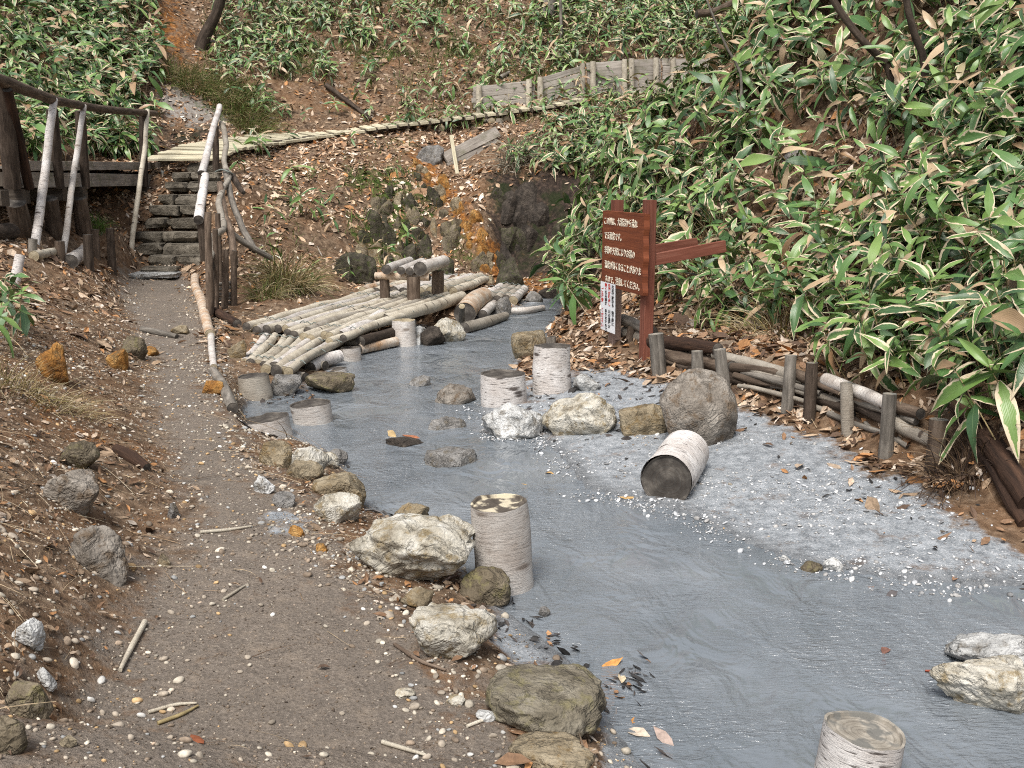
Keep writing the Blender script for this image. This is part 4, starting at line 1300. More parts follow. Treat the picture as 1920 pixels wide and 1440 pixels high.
ROCKS = [
    (655, 955, 888, 1097, "rock_pale", "largest pale tan boulder beside the tall birch stump", 5, dict(sub=5, sink=.12, dep=.75, planes=11, noise=.12)),
    (735, 942, 802, 985, "rock_tan", "tan rock peeping out behind the largest pale boulder", 6, {}),
    (863, 1062, 956, 1132, "rock_brown", "smooth brown rock at the foot of the tall birch stump", 7, dict(planes=4)),
    (768, 1136, 932, 1238, "rock_pale", "whitish boulder on the path edge below the brown rock", 8, dict(sub=5, rz=.25, dep=.7)),
    (912, 1236, 1142, 1388, "rock_olive", "wide flat olive brown boulder at the water edge", 9, dict(sub=5, flat_top=.25, dep=.95, planes=8, hmul=.85)),
    (955, 1380, 1115, 1470, "rock_tan", "pale flat stone at the bottom edge below the olive brown boulder", 10, dict(flat_top=.4, z=.08)),
    (748, 1098, 812, 1142, "rock_tan", "small tan stone between the two pale boulders", 11, {}),
    (588, 922, 674, 980, "rock_pale", "pale tan stone on the path edge above the largest boulder", 12, {}),
    (473, 890, 513, 926, "rock_white", "small white lumpy stone on the path by the stump seats", 13, {}),
    (507, 923, 551, 951, "rock_grey", "small light grey stone on the path below the white stone", 14, {}),
    (539, 984, 570, 1006, "rock_ochre", "small orange stone on the path beside the pale mud stain", 15, dict(sub=3)),
    (592, 1018, 614, 1036, "rock_ochre", "tiny brown orange stone on the path left of the largest boulder", 16, dict(sub=3)),
    (583, 882, 682, 938, "rock_tan", "brownish tan rock at the inner water bend", 17, {}),
    (483, 828, 545, 874, "rock_tan", "tan stone just below the black topped stump seat", 18, {}),
    (528, 862, 602, 898, "rock_tan", "low tan stone second below the black topped stump seat", 19, {}),
    (538, 836, 618, 892, "rock_pale", "pale angular rock in the row at the water bend", 20, {}),
    (594, 848, 634, 876, "rock_pale", "oval pale pebble stone at the water bend", 21, dict(sub=3, planes=2)),
    (612, 842, 650, 868, "rock_grey", "oval grey stone lying highest at the water bend", 22, dict(sub=3, planes=2)),
    (568, 698, 662, 738, "rock_brown", "flat brown rock in the water right of the grey stump", 23, dict(flat_top=.4)),
    (505, 704, 562, 742, "rock_grey", "grey mud coated rock below the front deck log ends", 24, dict(flat_top=.4)),
    (815, 720, 892, 757, "rock_taupe", "grey wedge rock in the stream left of the wide birch stump", 25, {}),
    (903, 752, 1020, 822, "rock_white", "white boulder at the stream edge before the wide birch stump", 26, dict(sub=5, z=0.0)),
    (1018, 736, 1158, 822, "rock_pale", "large pale wedge boulder between the white boulder and flat stone", 27, dict(sub=5, z=0.01, dep=.7)),
    (1163, 758, 1258, 828, "rock_tan", "tan block with flat face left of the round boulder", 28, dict(sub=4, z=0.02, planes=12)),
    (1244, 718, 1387, 852, "rock_taupe", "big round grey tan boulder before the log edging", 29, dict(sub=5, planes=3, cut=(.75, .95), sink=.12, z=.02, noise=.05, dep=.85, hmul=1.3)),
    (1076, 703, 1127, 734, "rock_white", "small white stone right of the tall peeling birch stump", 30, {}),
    (962, 622, 1022, 672, "rock_tan", "smooth sandy slab sloping into the stream behind the peeling stumps", 31, dict(flat_top=.3, planes=3, dep=1.5, rz=-.5)),
    (764, 704, 806, 724, "rock_grey", "pale grey rock barely breaking the water in midstream", 32, dict(sub=3, sink=.5, z=0)),
    (792, 782, 872, 806, "rock_grey", "dark flat rock awash left of the white boulder", 33, dict(sub=4, sink=.86, z=0, flat_top=.5)),
    (790, 850, 892, 874, "rock_grey", "long grey rock awash in the middle of the stream", 34, dict(sub=4, sink=.82, z=0, flat_top=.5)),
    (802, 598, 872, 642, "rock_pale", "pale rock under the deck left of the thick birch log", 35, dict(z=0)),
    (784, 614, 834, 648, "rock_dark", "black wet rock in the water right of the upright birch stump", 36, dict(z=0)),
    (742, 612, 800, 646, "rock_white", "white rock wedged behind the upright birch stump", 37, dict(z=0)),
    (1766, 1232, 1960, 1342, "rock_pale", "pale pointed rock slab in the water at the right edge", 38, dict(sub=5, z=0, dep=.6, planes=14, sink=.25)),
    (1806, 1180, 1960, 1268, "rock_white", "white crusted rock behind the pointed slab at the right edge", 39, dict(sub=5, z=0, noise=.16)),
    (62, 648, 122, 712, "rock_ochre", "orange brown boulder sitting on the left bank below the bamboo grass", 40, {}),
    (198, 658, 234, 692, "rock_ochre", "small orange stone at the left foot of the path", 41, {}),
    (224, 632, 272, 670, "rock_brown", "brown stone leaning at the left side of the path", 42, {}),
    (264, 650, 294, 668, "rock_ochre", "flat orange stone on the path next to the brown stone", 43, dict(sub=3)),
    (74, 880, 162, 948, "rock_taupe", "pale grey slab tilted on the left bank slope", 44, dict(flat_top=.3, tilt=(.2, .5), sink=.5)),
    (108, 826, 178, 878, "rock_brown", "brown rock half buried on the left bank above the grey slab", 45, {}),
    (118, 982, 228, 1070, "rock_taupe", "layered grey brown rock at the foot of the left bank", 46, dict(sub=5, planes=12, sink=.45)),
    (8, 1272, 88, 1344, "rock_brown", "brown rock low on the left bank near the bottom corner", 47, {}),
    (-30, 1340, 44, 1412, "rock_brown", "dark brown rock at the left edge below the other brown rock", 48, {}),
    (18, 1160, 74, 1212, "rock_white", "white angular stone on the left bank at the left edge", 49, {}),
    (62, 1255, 100, 1290, "rock_white", "small white stone above the brown rock in the bottom left", 50, dict(sub=3)),
    (618, 478, 708, 530, "rock_moss", "large olive rock at the back of the log decks", 51, dict(sub=5)),
    (378, 714, 416, 738, "rock_ochre", "orange stone on the path edge by the grey half buried pole", 52, dict(sub=3)),
    (424, 640, 462, 672, "rock_tan", "tan stone between the path pole and the front log deck", 53, {}),
    (318, 610, 350, 626, "rock_tan", "small flat stone beside the grey stick on the footpath", 54, dict(sub=3)),
    (740, 1290, 778, 1308, "rock_pale", "small tan pebble on the path near the whitish boulder", 55, dict(sub=3)),
    (836, 1302, 872, 1324, "rock_pale", "small pale pebble left of the olive brown boulder", 56, dict(sub=3)),
    (892, 1330, 930, 1354, "rock_white", "white pebble at the left foot of the olive brown boulder", 57, dict(sub=3)),
    (1010, 1138, 1032, 1156, "rock_grey", "tiny grey stone in the water below the tall birch stump", 58, dict(sub=3, z=0)),
    (1470, 280, 1516, 306, "rock_grey", "pale stone showing among the bamboo grass on the right slope", 59, dict(sub=3)),
    (1462, 1040, 1478, 1052, "rock_white", "tiny white stone just off the mud bank edge", 60, dict(sub=3, z=0)),
    (1505, 1050, 1545, 1072, "rock_brown", "small brown stone at the mud bank edge", 61, dict(sub=3, z=0)),
    (1548, 1048, 1582, 1070, "rock_white", "small white stone beside the brown one at the mud bank edge", 62, dict(sub=3, z=0)),
    (1010, 540, 1052, 560, "rock_dark", "dark wet rock at the head of the stream", 63, dict(sub=3)),
    (985, 548, 1018, 566, "rock_grey", "grey wet rock at the head of the stream left of the dark one", 64, dict(sub=3)),
    (920, 560, 962, 592, "rock_grey", "grey angular rock beside the thin pale log in the upper stream", 65, {}),
    (780, 276, 832, 306, "rock_grey", "pale rock at the top of the orange spring", 66, {}),
    (820, 330, 845, 356, "rock_ochre", "yellow ochre rock high in the orange spring", 67, dict(sub=3)),
    (842, 372, 872, 396, "rock_tan", "tan rock midway down the orange spring", 68, dict(sub=3)),
    (880, 396, 908, 420, "rock_ochre", "orange rock midway down the spring right of the tan one", 69, dict(sub=3)),
    (886, 432, 916, 456, "rock_ochre", "orange rock in the lower part of the spring", 70, dict(sub=3)),
    (108, 1380, 140, 1402, "rock_tan", "small tan stone at the foot of the left bank near the bottom", 71, dict(sub=3)),
    (290, 1040, 318, 1062, "rock_tan", "small tan stone at the path foot right of the layered rock", 72, dict(sub=3)),
    (312, 944, 334, 972, "rock_grey", "grey splinter stone lying where bank meets path", 73, dict(sub=3)),
]
for (x0, y0, x1, y1, m, lab, sd, kw) in ROCKS:
    px_rock(x0, y0, x1, y1, m, lab, sd, **kw)

# mossy rock pile left of the orange spring
mp = random.Random(5)
cnt = 0
for k in range(150):
    x, y = mp.uniform(600, 915), mp.uniform(330, 505)
    if not bool(in_poly(np.array([x]), np.array([y]), [(610, 470), (690, 380), (770, 330), (800, 330), (865, 430), (915, 500), (760, 508), (650, 500)])[0]): continue
    if x < 712 and y > 475: continue
    s = mp.uniform(20, 46) * (1.15 if y > 430 else .8)
    px_rock(x - s / 2, y - s * .36, x + s / 2, y + s * .36, mp.choice(["rock_moss", "rock_moss", "rock_brown", "rock_brown", "rock_tan", "rock_moss"]), "moss covered dark rock in the pile left of the orange spring", 100 + k, sub=3, group="mossy rocks left of the spring", name="mossy_rock", rz=mp.uniform(0, 3), sink=.6, planes=14, noise=.12, cut=(.4, .8))
    cnt += 1
    if cnt > 46: break
for k in range(22):
    x, y = mp.uniform(940, 1120), mp.uniform(345, 532)
    s = mp.uniform(22, 60)
    px_rock(x - s / 2, y - s * .4, x + s / 2, y + s * .4, mp.choice(["rock_dark", "rock_dark", "rock_moss"]), "dark wet rock jutting from the shaded rock face right of the spring", 700 + k, sub=3, group="dark rocks in the shaded face", name="cliff_rock", rz=mp.uniform(0, 3), sink=.5, planes=14, noise=.14, cut=(.4, .8), dep=.9)
for k in range(26):
    t = k / 25
    x = 788 + (935 - 788) * t ** .8 + mp.uniform(-16, 16); y = 312 + (520 - 312) * t + mp.uniform(-8, 8)
    s = mp.uniform(12, 26)
    px_rock(x - s / 2, y - s * .35, x + s / 2, y + s * .35, mp.choice(["rock_ochre", "rock_ochre", "rock_tan"]), "small rust coloured rock in the bed of the orange spring", 200 + k, sub=3, group="rust rocks in the spring bed", name="spring_rock", rz=mp.uniform(0, 3), sink=.5, planes=12, noise=.14)

# ------------------------------------------------------------------ boardwalk, board wall, fallen panel
bw = empty("boardwalk", W(350, 312, 17.8), "narrow pale plank boardwalk climbing along the hillside from the steps", "boardwalk")
CL = [W(336, 313, 17.5), W(372, 297, 18.3), W(420, 283, 19.1), W(480, 273, 20.0), W(560, 264, 20.8), (W(650, 254, 21.3)), W(760, 240, 21.7), W(880, 226, 21.95), W(1000, 210, 22.15), W(1090, 196, 22.35)]
CL = [Vector(p) + Vector((0, 0, .1)) for p in CL]
cl = resample(CL, 160)
s = np.concatenate([[0], np.cumsum(np.linalg.norm(np.diff(cl, axis=0), axis=1))])
npl = int(s[-1] / .235)
for k in range(npl):
    t = (k + .5) / npl * s[-1]
    c = np.array([np.interp(t, s, cl[:, i]) for i in range(3)]); c2 = np.array([np.interp(min(t + .1, s[-1]), s, cl[:, i]) for i in range(3)]); c1 = np.array([np.interp(max(t - .1, 0), s, cl[:, i]) for i in range(3)])
    d = (c2 - c1); d /= np.linalg.norm(d)
    sd = np.cross(d, (0, 0, 1)); sd /= np.linalg.norm(sd)
    sd = sd * (1 - .5 * max(0, 1 - t / 3)) + np.array([1.0, 0, 0]) * .5 * max(0, 1 - t / 3); sd /= np.linalg.norm(sd)
    wd = .6 + R.uniform(-.03, .04)
    jz = np.array([0, 0, R.uniform(-.014, .014)])
    roll = np.array([0, 0, .07 if sd[1] < 0 else -.07]) * min(1, t / 3)
    timber("plank", c - sd * wd + jz + roll, c + sd * wd + jz - roll + np.array([0, 0, R.uniform(-.012, .012)]), .17, .045, "plank_pale", bw, up=np.cross(sd, d), ch=.1)
for off in (-.4, .4):
    seg = resample(CL, 9)
    for a, b in zip(seg[:-1], seg[1:]):
        d = (b - a) / np.linalg.norm(b - a); sd = np.cross(d, (0, 0, 1))
        timber("stringer", a + sd * off - np.array([0, 0, .07]), b + sd * off - np.array([0, 0, .07]), .09, .09, "plank_dark", bw)
for (x, y, Y, r) in [(922, 227, 21.6, .07), (950, 224, 21.65, .07), (828, 240, 21.5, .06), (765, 247, 21.4, .06)]:
    p = W(x, y, Y - .15)
    log("bearer", [p, p + Vector((-.25, 1.3, .02))], [r, r], ("log_pale", "cut_pale"), bw)
pp = W(940, 274, 21.5); pp.z = min(pp.z, float(zat(pp.x, pp.y)))
log("support_post", [W(937, 222, 21.5), pp - Vector((0, 0, .1))], [.08, .085], ("log_grey", "cut_dark"), bw)
for (x, y, Y) in [(690, 252, 21.2), (820, 240, 21.55)]:
    p = W(x, y, Y); q = Vector((p.x, p.y, float(zat(p.x, p.y)) - .2))
    log("support_post", [p, q], [.07, .07], ("log_grey", "cut_dark"), bw)

WALL = [((886, 163, 215), (1002, 150, 204), 22.35, 22.5, "leftmost panel of the grey board wall, standing at the open end", (898, 992)),
        ((1010, 147, 203), (1096, 120, 188), 22.5, 22.75, "second panel of the grey board wall with boards slanting upward", (1013, 1092)),
        ((1102, 118, 186), (1174, 113, 179), 22.75, 22.9, "third panel of the grey board wall, above the bamboo mound", (1112, 1171)),
        ((1181, 112, 178), (1238, 110, 176), 22.9, 23.05, "fourth panel of the grey board wall, beside the bamboo slope", (1184, 1230)),
        ((1242, 110, 176), (1352, 110, 176), 23.05, 23.35, "rightmost panel of the grey board wall, half hidden by bamboo", (1262, 1333))]
for (L, Rr, Y0, Y1, lab, posts) in WALL:
    root = empty("board_wall", W(L[0], L[2], Y0), lab, "board wall", "panels of the board wall above the boardwalk")
    for k in range(5):
        t = (k + .5) / 5
        a = W(L[0], L[1] + (L[2] - L[1]) * t, Y0); b = W(Rr[0], Rr[1] + (Rr[2] - Rr[1]) * t, Y1)
        h = (L[2] - L[1]) / 5 * Y0 / FPX
        j = R.uniform(-.03, .03)
        d = (b - a).normalized()
        timber("board", a + d * j, b + d * R.uniform(-.02, .02), .04, h * .91, "plank_wall", root, ch=.12, seed=k, wob=.006)
    for x in posts:
        t = (x - L[0]) / (Rr[0] - L[0])
        top = L[1] + (Rr[1] - L[1]) * t - 2; bot = L[2] + (Rr[2] - L[2]) * t + 3
        Y = Y0 + (Y1 - Y0) * t - .1
        log("post", [W(x, top, Y), W(x, bot, Y)], [.062, .068], ("log_pale", "cut_pale"), root, sides=10)

fpn = empty("toppled_boards", W(845, 322, 19.6), "tilted panel of two grey boards fallen below the boardwalk", "board panel")
c = [W(829, 287, 19.7), W(932, 236, 20.6), W(937, 277, 20.5), W(847, 325, 19.6)]
for k in range(2):
    a = c[0].lerp(c[3], (k + .5) / 2); b = c[1].lerp(c[2], (k + .5) / 2)
    u = c[0] - c[3]
    timber("board", a, b, .04, u.length / 2 * .97, "plank_grey", fpn, up=u, ch=.08)
tag(timber("pale_stake", W(846, 254, 19.75), W(858, 329, 19.4), .07, .04, "plank_pale", None, up=(0, 1, 0)), "split pale stake leaning on the fallen board panel", "stake")

# ------------------------------------------------------------------ sign
pl, pr = W(1152, 655, 9.25), W(1211, 655, 8.55)
pl.z = float(zat(pl.x, pl.y)); pr.z = float(zat(pr.x, pr.y))
bdir = Vector((pr.x - pl.x, pr.y - pl.y, 0)).normalized()      # left to right along the board
bnrm = Vector((bdir.y, -bdir.x, 0))
if bnrm.y > 0: bnrm = -bnrm
if bnrm.x > 0: bnrm = -bnrm
sg = empty("wooden_sign", (pl + pr) / 2, "red brown wooden sign board with cream Japanese lettering on two square posts", "sign")
ptop = W(1152, 375, 9.25).z; ptop2 = W(1211, 375, 8.55).z
zt_l, zb_l = W(1131, 398, 9.25).z, W(1135, 540, 9.25).z
zt_r, zb_r = W(1212, 398, 8.45).z, W(1220, 549, 8.45).z
for p, t in ((pl, ptop), (pr, ptop2)):
    mid = .5 * (zb_l + zb_r)
    g = G()
    bar(g, (p.x, p.y, mid), (p.x, p.y, t), .105, .085, up=bnrm, ch=.06)
    g.build("post", ["post_red"], sg)
    g = G()
    bar(g, (p.x, p.y, p.z - .12), (p.x, p.y, mid + .002), .105, .085, up=bnrm, ch=.06)
    g.build("post", ["post_faded" if p is pl else "post_red"], sg)
# board with a wavy live edge on the near side
off = bnrm * (.085 / 2 + .024)
A0 = Vector((pl.x, pl.y, 0)) - bdir * .13 + off; B0 = Vector((pr.x, pr.y, 0)) + bdir * .11 + off
zt, zb = .5 * (zt_l + zt_r), .5 * (zb_l + zb_r)
n = 26
V, F = [], []
for i in range(n + 1):
    z = zb + (zt - zb) * i / n
    wv = .006 * math.sin(i * 1.25) + .006 * math.sin(i * .55 + 1)
    for o in (bnrm * .022, -bnrm * .022):
        V.append(A0 + o + Vector((0, 0, z))); V.append(B0 + bdir * (wv - (.012 if o.dot(bnrm) > 0 else 0)) + o + Vector((0, 0, z)))
UV = []
for i in range(n):
    a = i * 4; b = a + 4
    for q in ([a, a + 1, b + 1, b], [a + 1, a + 3, b + 3, b + 1], [a + 3, a + 2, b + 2, b + 3], [a + 2, a, b, b + 2]):
        F.append(q); UV.append([((V[x].z), (Vector((V[x].x, V[x].y, 0)) - A0).dot(bdir)) for x in q])
F.append([2, 3, 1, 0]); UV.append([(0, 0)] * 4)
F.append([n * 4, n * 4 + 1, n * 4 + 3, n * 4 + 2]); UV.append([(0, 0)] * 4)
g = G(); g.add([tuple(v) for v in V], F, UV, 0, False)
board = g.build("board", ["sign_red"], sg)


def text_mesh(body, size, mat, origin, xdir, zdir, parent, name="lettering", spacing=1.0, line=1.0, sx=1.0, bold=0.0, extr=.002):
    cu = bpy.data.curves.new(name, 'FONT')
    cu.body = body
    cu.size = size
    cu.space_character = spacing
    cu.space_line = line
    cu.resolution_u = 2
    cu.offset = bold
    cu.extrude = extr
    ob = bpy.data.objects.new("tmp_text", cu)
    COL.objects.link(ob)
    dg = bpy.context.evaluated_depsgraph_get()
    me = bpy.data.meshes.new_from_object(ob.evaluated_get(dg))
    bpy.data.objects.remove(ob)
    me.name = name
    nrm = xdir.cross(zdir)
    M = Matrix(((xdir.x * sx, zdir.x, nrm.x), (xdir.y * sx, zdir.y, nrm.y), (xdir.z * sx, zdir.z, nrm.z))).to_4x4()
    me.transform(M)
    me.materials.clear()
    me.materials.append(MAT[mat])
    o = bpy.data.objects.new(name, me)
    COL.objects.link(o)
    o.parent = parent
    base = Vector((0, 0, 0)); q = parent
    while q is not None:
        base += q.location; q = q.parent
    o.location = Vector(origin) - base
    return o


LINES = ["この川は、大湯沼から流れ", "でる源泉です。", "季節や天候によりお湯の", "温度が高くなることがありま", "すので、注意してください。"]
bwid = (B0 - A0).length
hl = (zt - zb)
for i, t in enumerate(LINES):
    z = zt - hl * (.135 + .193 * i) - .026
    o0 = A0 + bdir * (.04 + .012 * i) + bnrm * .0235 + Vector((0, 0, z))
    ln = text_mesh(t, .076, "letter_cream", o0, bdir, Vector((0, 0, 1)), board, "lettering", 1.0, 1.0, (bwid - .12) / (.076 * 13.0), 0.0)
# braces running back into the slope
for p, hz in ((pl, -.02), (pr, 0.0)):
    a = Vector((p.x, p.y, W(1228, 487, 8.55).z + hz)) - bnrm * .045
    b = a - bnrm * (.66 if p is pr else .75) + Vector((0, 0, .1))
    timber("brace", a, b, .045, .1, "post_red", sg, ch=.05)

# paper notice on the left post
nx_, nz_ = bdir, Vector((0, 0, 1))
NP = W(1139, 531, 9.15); NB = W(1146, 622, 9.15)
nt = empty("paper_notice", (NB.x, NB.y, NB.z), "white paper notice with vertical black and red writing hung on the left sign post", "notice")
hN = NP.z - NB.z; wN = .36
nrm0 = bnrm
o0 = Vector((pl.x, pl.y, 0)) + bnrm * (.085 / 2 + .05) - bdir * .14
zN = NB.z
tilt = bdir * .02
g = G()
V, F, UV = [], [], []
for i in range(6):
    t = i / 5
    for j in range(5):
        s_ = j / 4
        cv_ = .006 * math.sin(s_ * 3.0 + t * 2)
        for o in (0.0, -.0016):
            V.append(tuple(o0 + bdir * (wN * s_) + tilt * (1 - t) + Vector((0, 0, zN + hN * t)) + bnrm * (cv_ * .3 + o)))
idx = lambda i, j, k: (i * 5 + j) * 2 + k
for i in range(5):
    for j in range(4):
        F.append([idx(i, j, 0), idx(i, j + 1, 0), idx(i + 1, j + 1, 0), idx(i + 1, j, 0)])
        F.append([idx(i + 1, j, 1), idx(i + 1, j + 1, 1), idx(i, j + 1, 1), idx(i, j, 1)])
g.add(V, F, None, 0, True)
sheet = g.build("sheet", ["paper"], nt)
COLS = [("大正地獄から　突発的に", "ink_black", 0, 11), ("熱湯が噴出し", "ink_red", 0, 12), ("　　　　　　　川の温度が", "ink_black", 0, 12), ("高く", "ink_red", 0, 12), ("　　なる事が　ありますので", "ink_black", 0, 12), ("　ご注意　ください", "ink_red", 0, 9)]
colx = [.77, .535, .535, .30, .30, .04]
for (body, mt, _, ncol), cx in zip(COLS, colx):
    big = ncol == 9
    size = hN / 9.6 if big else hN / 13.2
    wf = .058 / size * (1.05 if big else 1.0)
    for k, ch in enumerate(body):
        if ch == "　": continue
        z = zN + hN - size * (k + 1.05)
        p = o0 + bdir * (wN * cx) + tilt * (1 - (z - zN) / hN) + Vector((0, 0, z)) + bnrm * .0028
        text_mesh(ch, size * 1.0, mt, p, bdir, nz_, sheet, "character", sx=wf, bold=.0015, extr=0.0)

# ------------------------------------------------------------------ log edging of the right bank
le = empty("log_edging", gp(1475, 768), "stacked log edging held by short stakes along the foot of the right bank", "log edging")
STK = [(1230, 626, 1242, 706, 24, "bark_grey"), (1307, 658, 1310, 728, 20, "bark_grey"), (1349, 655, 1368, 756, 22, "bark_grey"), (1483, 666, 1475, 772, 20, "bark_grey"), (1522, 680, 1517, 790, 21, "bark_dark"),
       (1587, 717, 1594, 812, 20, "log_grey"), (1668, 738, 1660, 856, 24, "bark_grey"), (1760, 786, 1750, 888, 32, "bark_brown"), (1187, 612, 1178, 640, 18, "bark_brown")]
for (x0, y0, x1, y1, w, m) in STK:
    b = gp(x1, y1); t = W(x0, y0, b.y + .02)
    r = w * b.y / FPX / 2 * 1.2
    log("stake", [t, Vector((b.x, b.y, b.z - .15))], [r * .92, r * 1.05], (m, "cut_grey"), le, rough=.1)
EDGE = [(1222, 640, 1346, 655, 13, "wood_rotten"), (1236, 664, 1372, 690, 14, "bark_brown"), (1214, 694, 1352, 726, 13, "bark_dark"), (1340, 664, 1490, 706, 11, "log_grey"), (1372, 688, 1484, 700, 9, "bark_brown"), (1300, 690, 1376, 715, 12, "bark_dark"),
        (1366, 706, 1480, 740, 13, "bark_dark"), (1372, 742, 1482, 762, 12, "log_grey"), (1548, 712, 1668, 760, 13, "birch"), (1484, 700, 1600, 735, 11, "bark_brown"), (1484, 728, 1606, 772, 12, "bark_dark"), (1490, 752, 1600, 782, 9, "log_grey"),
        (1600, 752, 1672, 790, 13, "bark_dark"), (1655, 756, 1726, 776, 13, "bark_brown"), (1676, 792, 1752, 828, 14, "log_grey"), (1684, 828, 1750, 862, 13, "bark_grey"), (1600, 786, 1668, 836, 12, "bark_dark"), (1168, 600, 1224, 622, 11, "bark_grey"), (1172, 624, 1226, 640, 12, "log_grey"), (1170, 642, 1222, 654, 9, "bark_brown")]


def yfence(px):
    k = min(range(len(FENCE) - 1), key=lambda i: 0 if FENCE[i][0] <= px <= FENCE[i + 1][0] else abs(FENCE[i][0] - px) + 999)
    a, b = fl[k], fl[k + 1]
    t = (px - FENCE[k][0]) / (FENCE[k + 1][0] - FENCE[k][0])
    return a.y + (b.y - a.y) * t


for (x0, y0, x1, y1, r, m) in EDGE:
    Ya, Yz = yfence(x0) + .1, yfence(x1) + .1
    if x0 < 1200: Ya, Yz = 9.35, 8.75
    log("log", [W(x0, y0, Ya), W((x0 + x1) / 2, (y0 + y1) / 2, (Ya + Yz) / 2 + .01), W(x1, y1, Yz)], [r * Ya / FPX, r * Ya / FPX * .95, r * Yz / FPX * .95], (m, "cut_dark"), le, bend=.04, rough=.12)
ex = random.Random(8)
for k in range(26):
    x0 = ex.uniform(1225, 1690); x1 = x0 + ex.uniform(60, 150)
    base0, base1 = np.interp(x0, [1225, 1370, 1480, 1600, 1760], [690, 745, 765, 800, 870]), np.interp(x1, [1225, 1370, 1480, 1600, 1760], [690, 745, 765, 800, 870])
    up_ = ex.uniform(8, 62)
    Ya, Yz = yfence(x0) + ex.uniform(.03, .13), yfence(x1) + ex.uniform(.03, .13)
    r = ex.uniform(4, 8.5) * Ya / FPX
    log("branch", [W(x0, base0 - up_, Ya), W((x0 + x1) / 2, (base0 + base1) / 2 - up_ + ex.uniform(-5, 5), (Ya + Yz) / 2), W(x1, base1 - up_ + ex.uniform(-8, 8), Yz)], [r, r * .95, r * .8], (ex.choice(["bark_dark", "bark_brown", "bark_grey", "log_grey"]), "cut_dark"), le, bend=.05, rough=.12, sides=8)
rl = log("rotten_log", [W(1776, 742, 5.75), W(1850, 825, 5.3), W(1935, 945, 4.75)], [.04, .06, .065], ("wood_rotten", "wood_rotten"), None, rough=.2, freq=10, bend=.04)
tag(rl, "dark red rotten log slanting down the right edge beside the last stake", "log")
rl2 = log("rotten_log", [W(1830, 830, 5.35), W(1925, 985, 4.7)], [.03, .038], ("wood_rotten", "wood_rotten"), None, rough=.2, freq=10, bend=.04)
tag(rl2, "thinner dark rotten branch under the slanting rotten log", "branch")

# ------------------------------------------------------------------ trees and fallen branches
def tree(label, base_px, pts_px, Y, r0, height, mat, lean, nb=6, group="bare trees on the slopes", seed=0):
    rr = random.Random(seed)
    b = gp(*base_px, y0=Y - 2.5) if Y else gp(*base_px)
    root = empty("bare_tree", b, label, "tree", group)
    if base_px[0] > 1350:          # rises through the bamboo grass in front of the slope
        q = W(base_px[0], base_px[1], b.y - .6)
        b = Vector((q.x, q.y, float(zat(q.x, q.y)))); root.location = b
        P = [Vector((b.x, b.y, b.z - .15)), b, q]
    else:
        P = [Vector((b.x, b.y, b.z - .15)), b]
    for (x, y) in pts_px:
        P.append(W(x, y, b.y))
    d = (P[-1] - P[-2]).normalized()
    last = P[-1]
    for k in range(4):
        d = (d + Vector((rr.uniform(-.12, .12), rr.uniform(-.12, .12), .12))).normalized()
        last = last + d * height / 4
        P.append(last)
    n = len(P)
    rad = [r0 * 1.25] + [r0 * (1 - .8 * k / (n - 2)) for k in range(n - 1)]
    log("trunk", P, rad, (mat, "cut_dark"), root, rings=26, sides=10, rough=.08)
    for k in range(nb):
        t = rr.uniform(.45, .98)
        i = min(int(t * (n - 1)), n - 2)
        q = P[i].lerp(P[i + 1], t * (n - 1) - i)
        az = rr.uniform(0, 6.28)
        dd = Vector((math.cos(az), math.sin(az), rr.uniform(.3, 1.0))).normalized()
        L = rr.uniform(.5, 1.1) * height * .35
        m1 = q + dd * L * .5; m2 = q + dd * L + Vector((0, 0, L * .15))
        br_ = log("branch", [q, m1, m2], [r0 * .38, r0 * .25, r0 * .08], (mat, mat), root, sides=6, rings=8, bend=.12)
        for z in range(3):
            e = (dd + Vector((rr.uniform(-.8, .8), rr.uniform(-.8, .8), rr.uniform(-.2, .6)))).normalized()
            st_ = m1.lerp(m2, rr.random())
            log("twig", [st_, st_ + e * L * .25, st_ + e * L * .5 + Vector((0, 0, .05))], [r0 * .1, r0 * .07, r0 * .03], (mat, mat), br_, sides=4, rings=5, bend=.06)
    return root


tree("dark leaning tree trunk at the top left above the ochre scar", (376, 92), [(388, 60), (408, 20), (418, -30)], 23, .12, 4.5, "bark_dark", 0, seed=1)
tree("stout grey tree trunk standing above the board wall", (1024, 42), [(1030, 10), (1036, -30)], 24, .15, 5, "bark_grey", 0, seed=2)
tree("very thin grey sapling right of the stout grey trunk", (1053, 88), [(1052, 40), (1050, -10)], 23.5, .035, 3, "bark_grey", 0, 4, seed=3)
tree("slanting dark sapling trunk among the bamboo on the upper right slope", (1672, 138), [(1625, 85), (1590, 42), (1556, -10)], 10, .038, 2.5, "bark_dark", 0, 4, seed=4)
tree("upright dark sapling at the upper right, right of the slanting one", (1735, 124), [(1720, 80), (1708, 40), (1698, -10)], 10, .036, 2.5, "bark_dark", 0, 4, seed=5)
tree("thin pale sapling leaning over the right end of the board wall", (1390, 146), [(1368, 100), (1345, 50), (1322, -10)], 11.5, .017, 2, "bark_grey", 0, 3, seed=6)


def lying(label, px, r, m, Y=None, lift=.9, **kw):
    P = []
    for (x, y) in px:
        q = gp(x, y, y0=kw.get('y0', 0)); P.append(Vector((q.x, q.y, q.z + lift * r)))
    kw.pop('y0', None)
    return tag(log("fallen_branch", P, [r, r * .9, r * .6], (m, "cut_dark"), None, sides=8, rings=16, **kw), label, "branch")


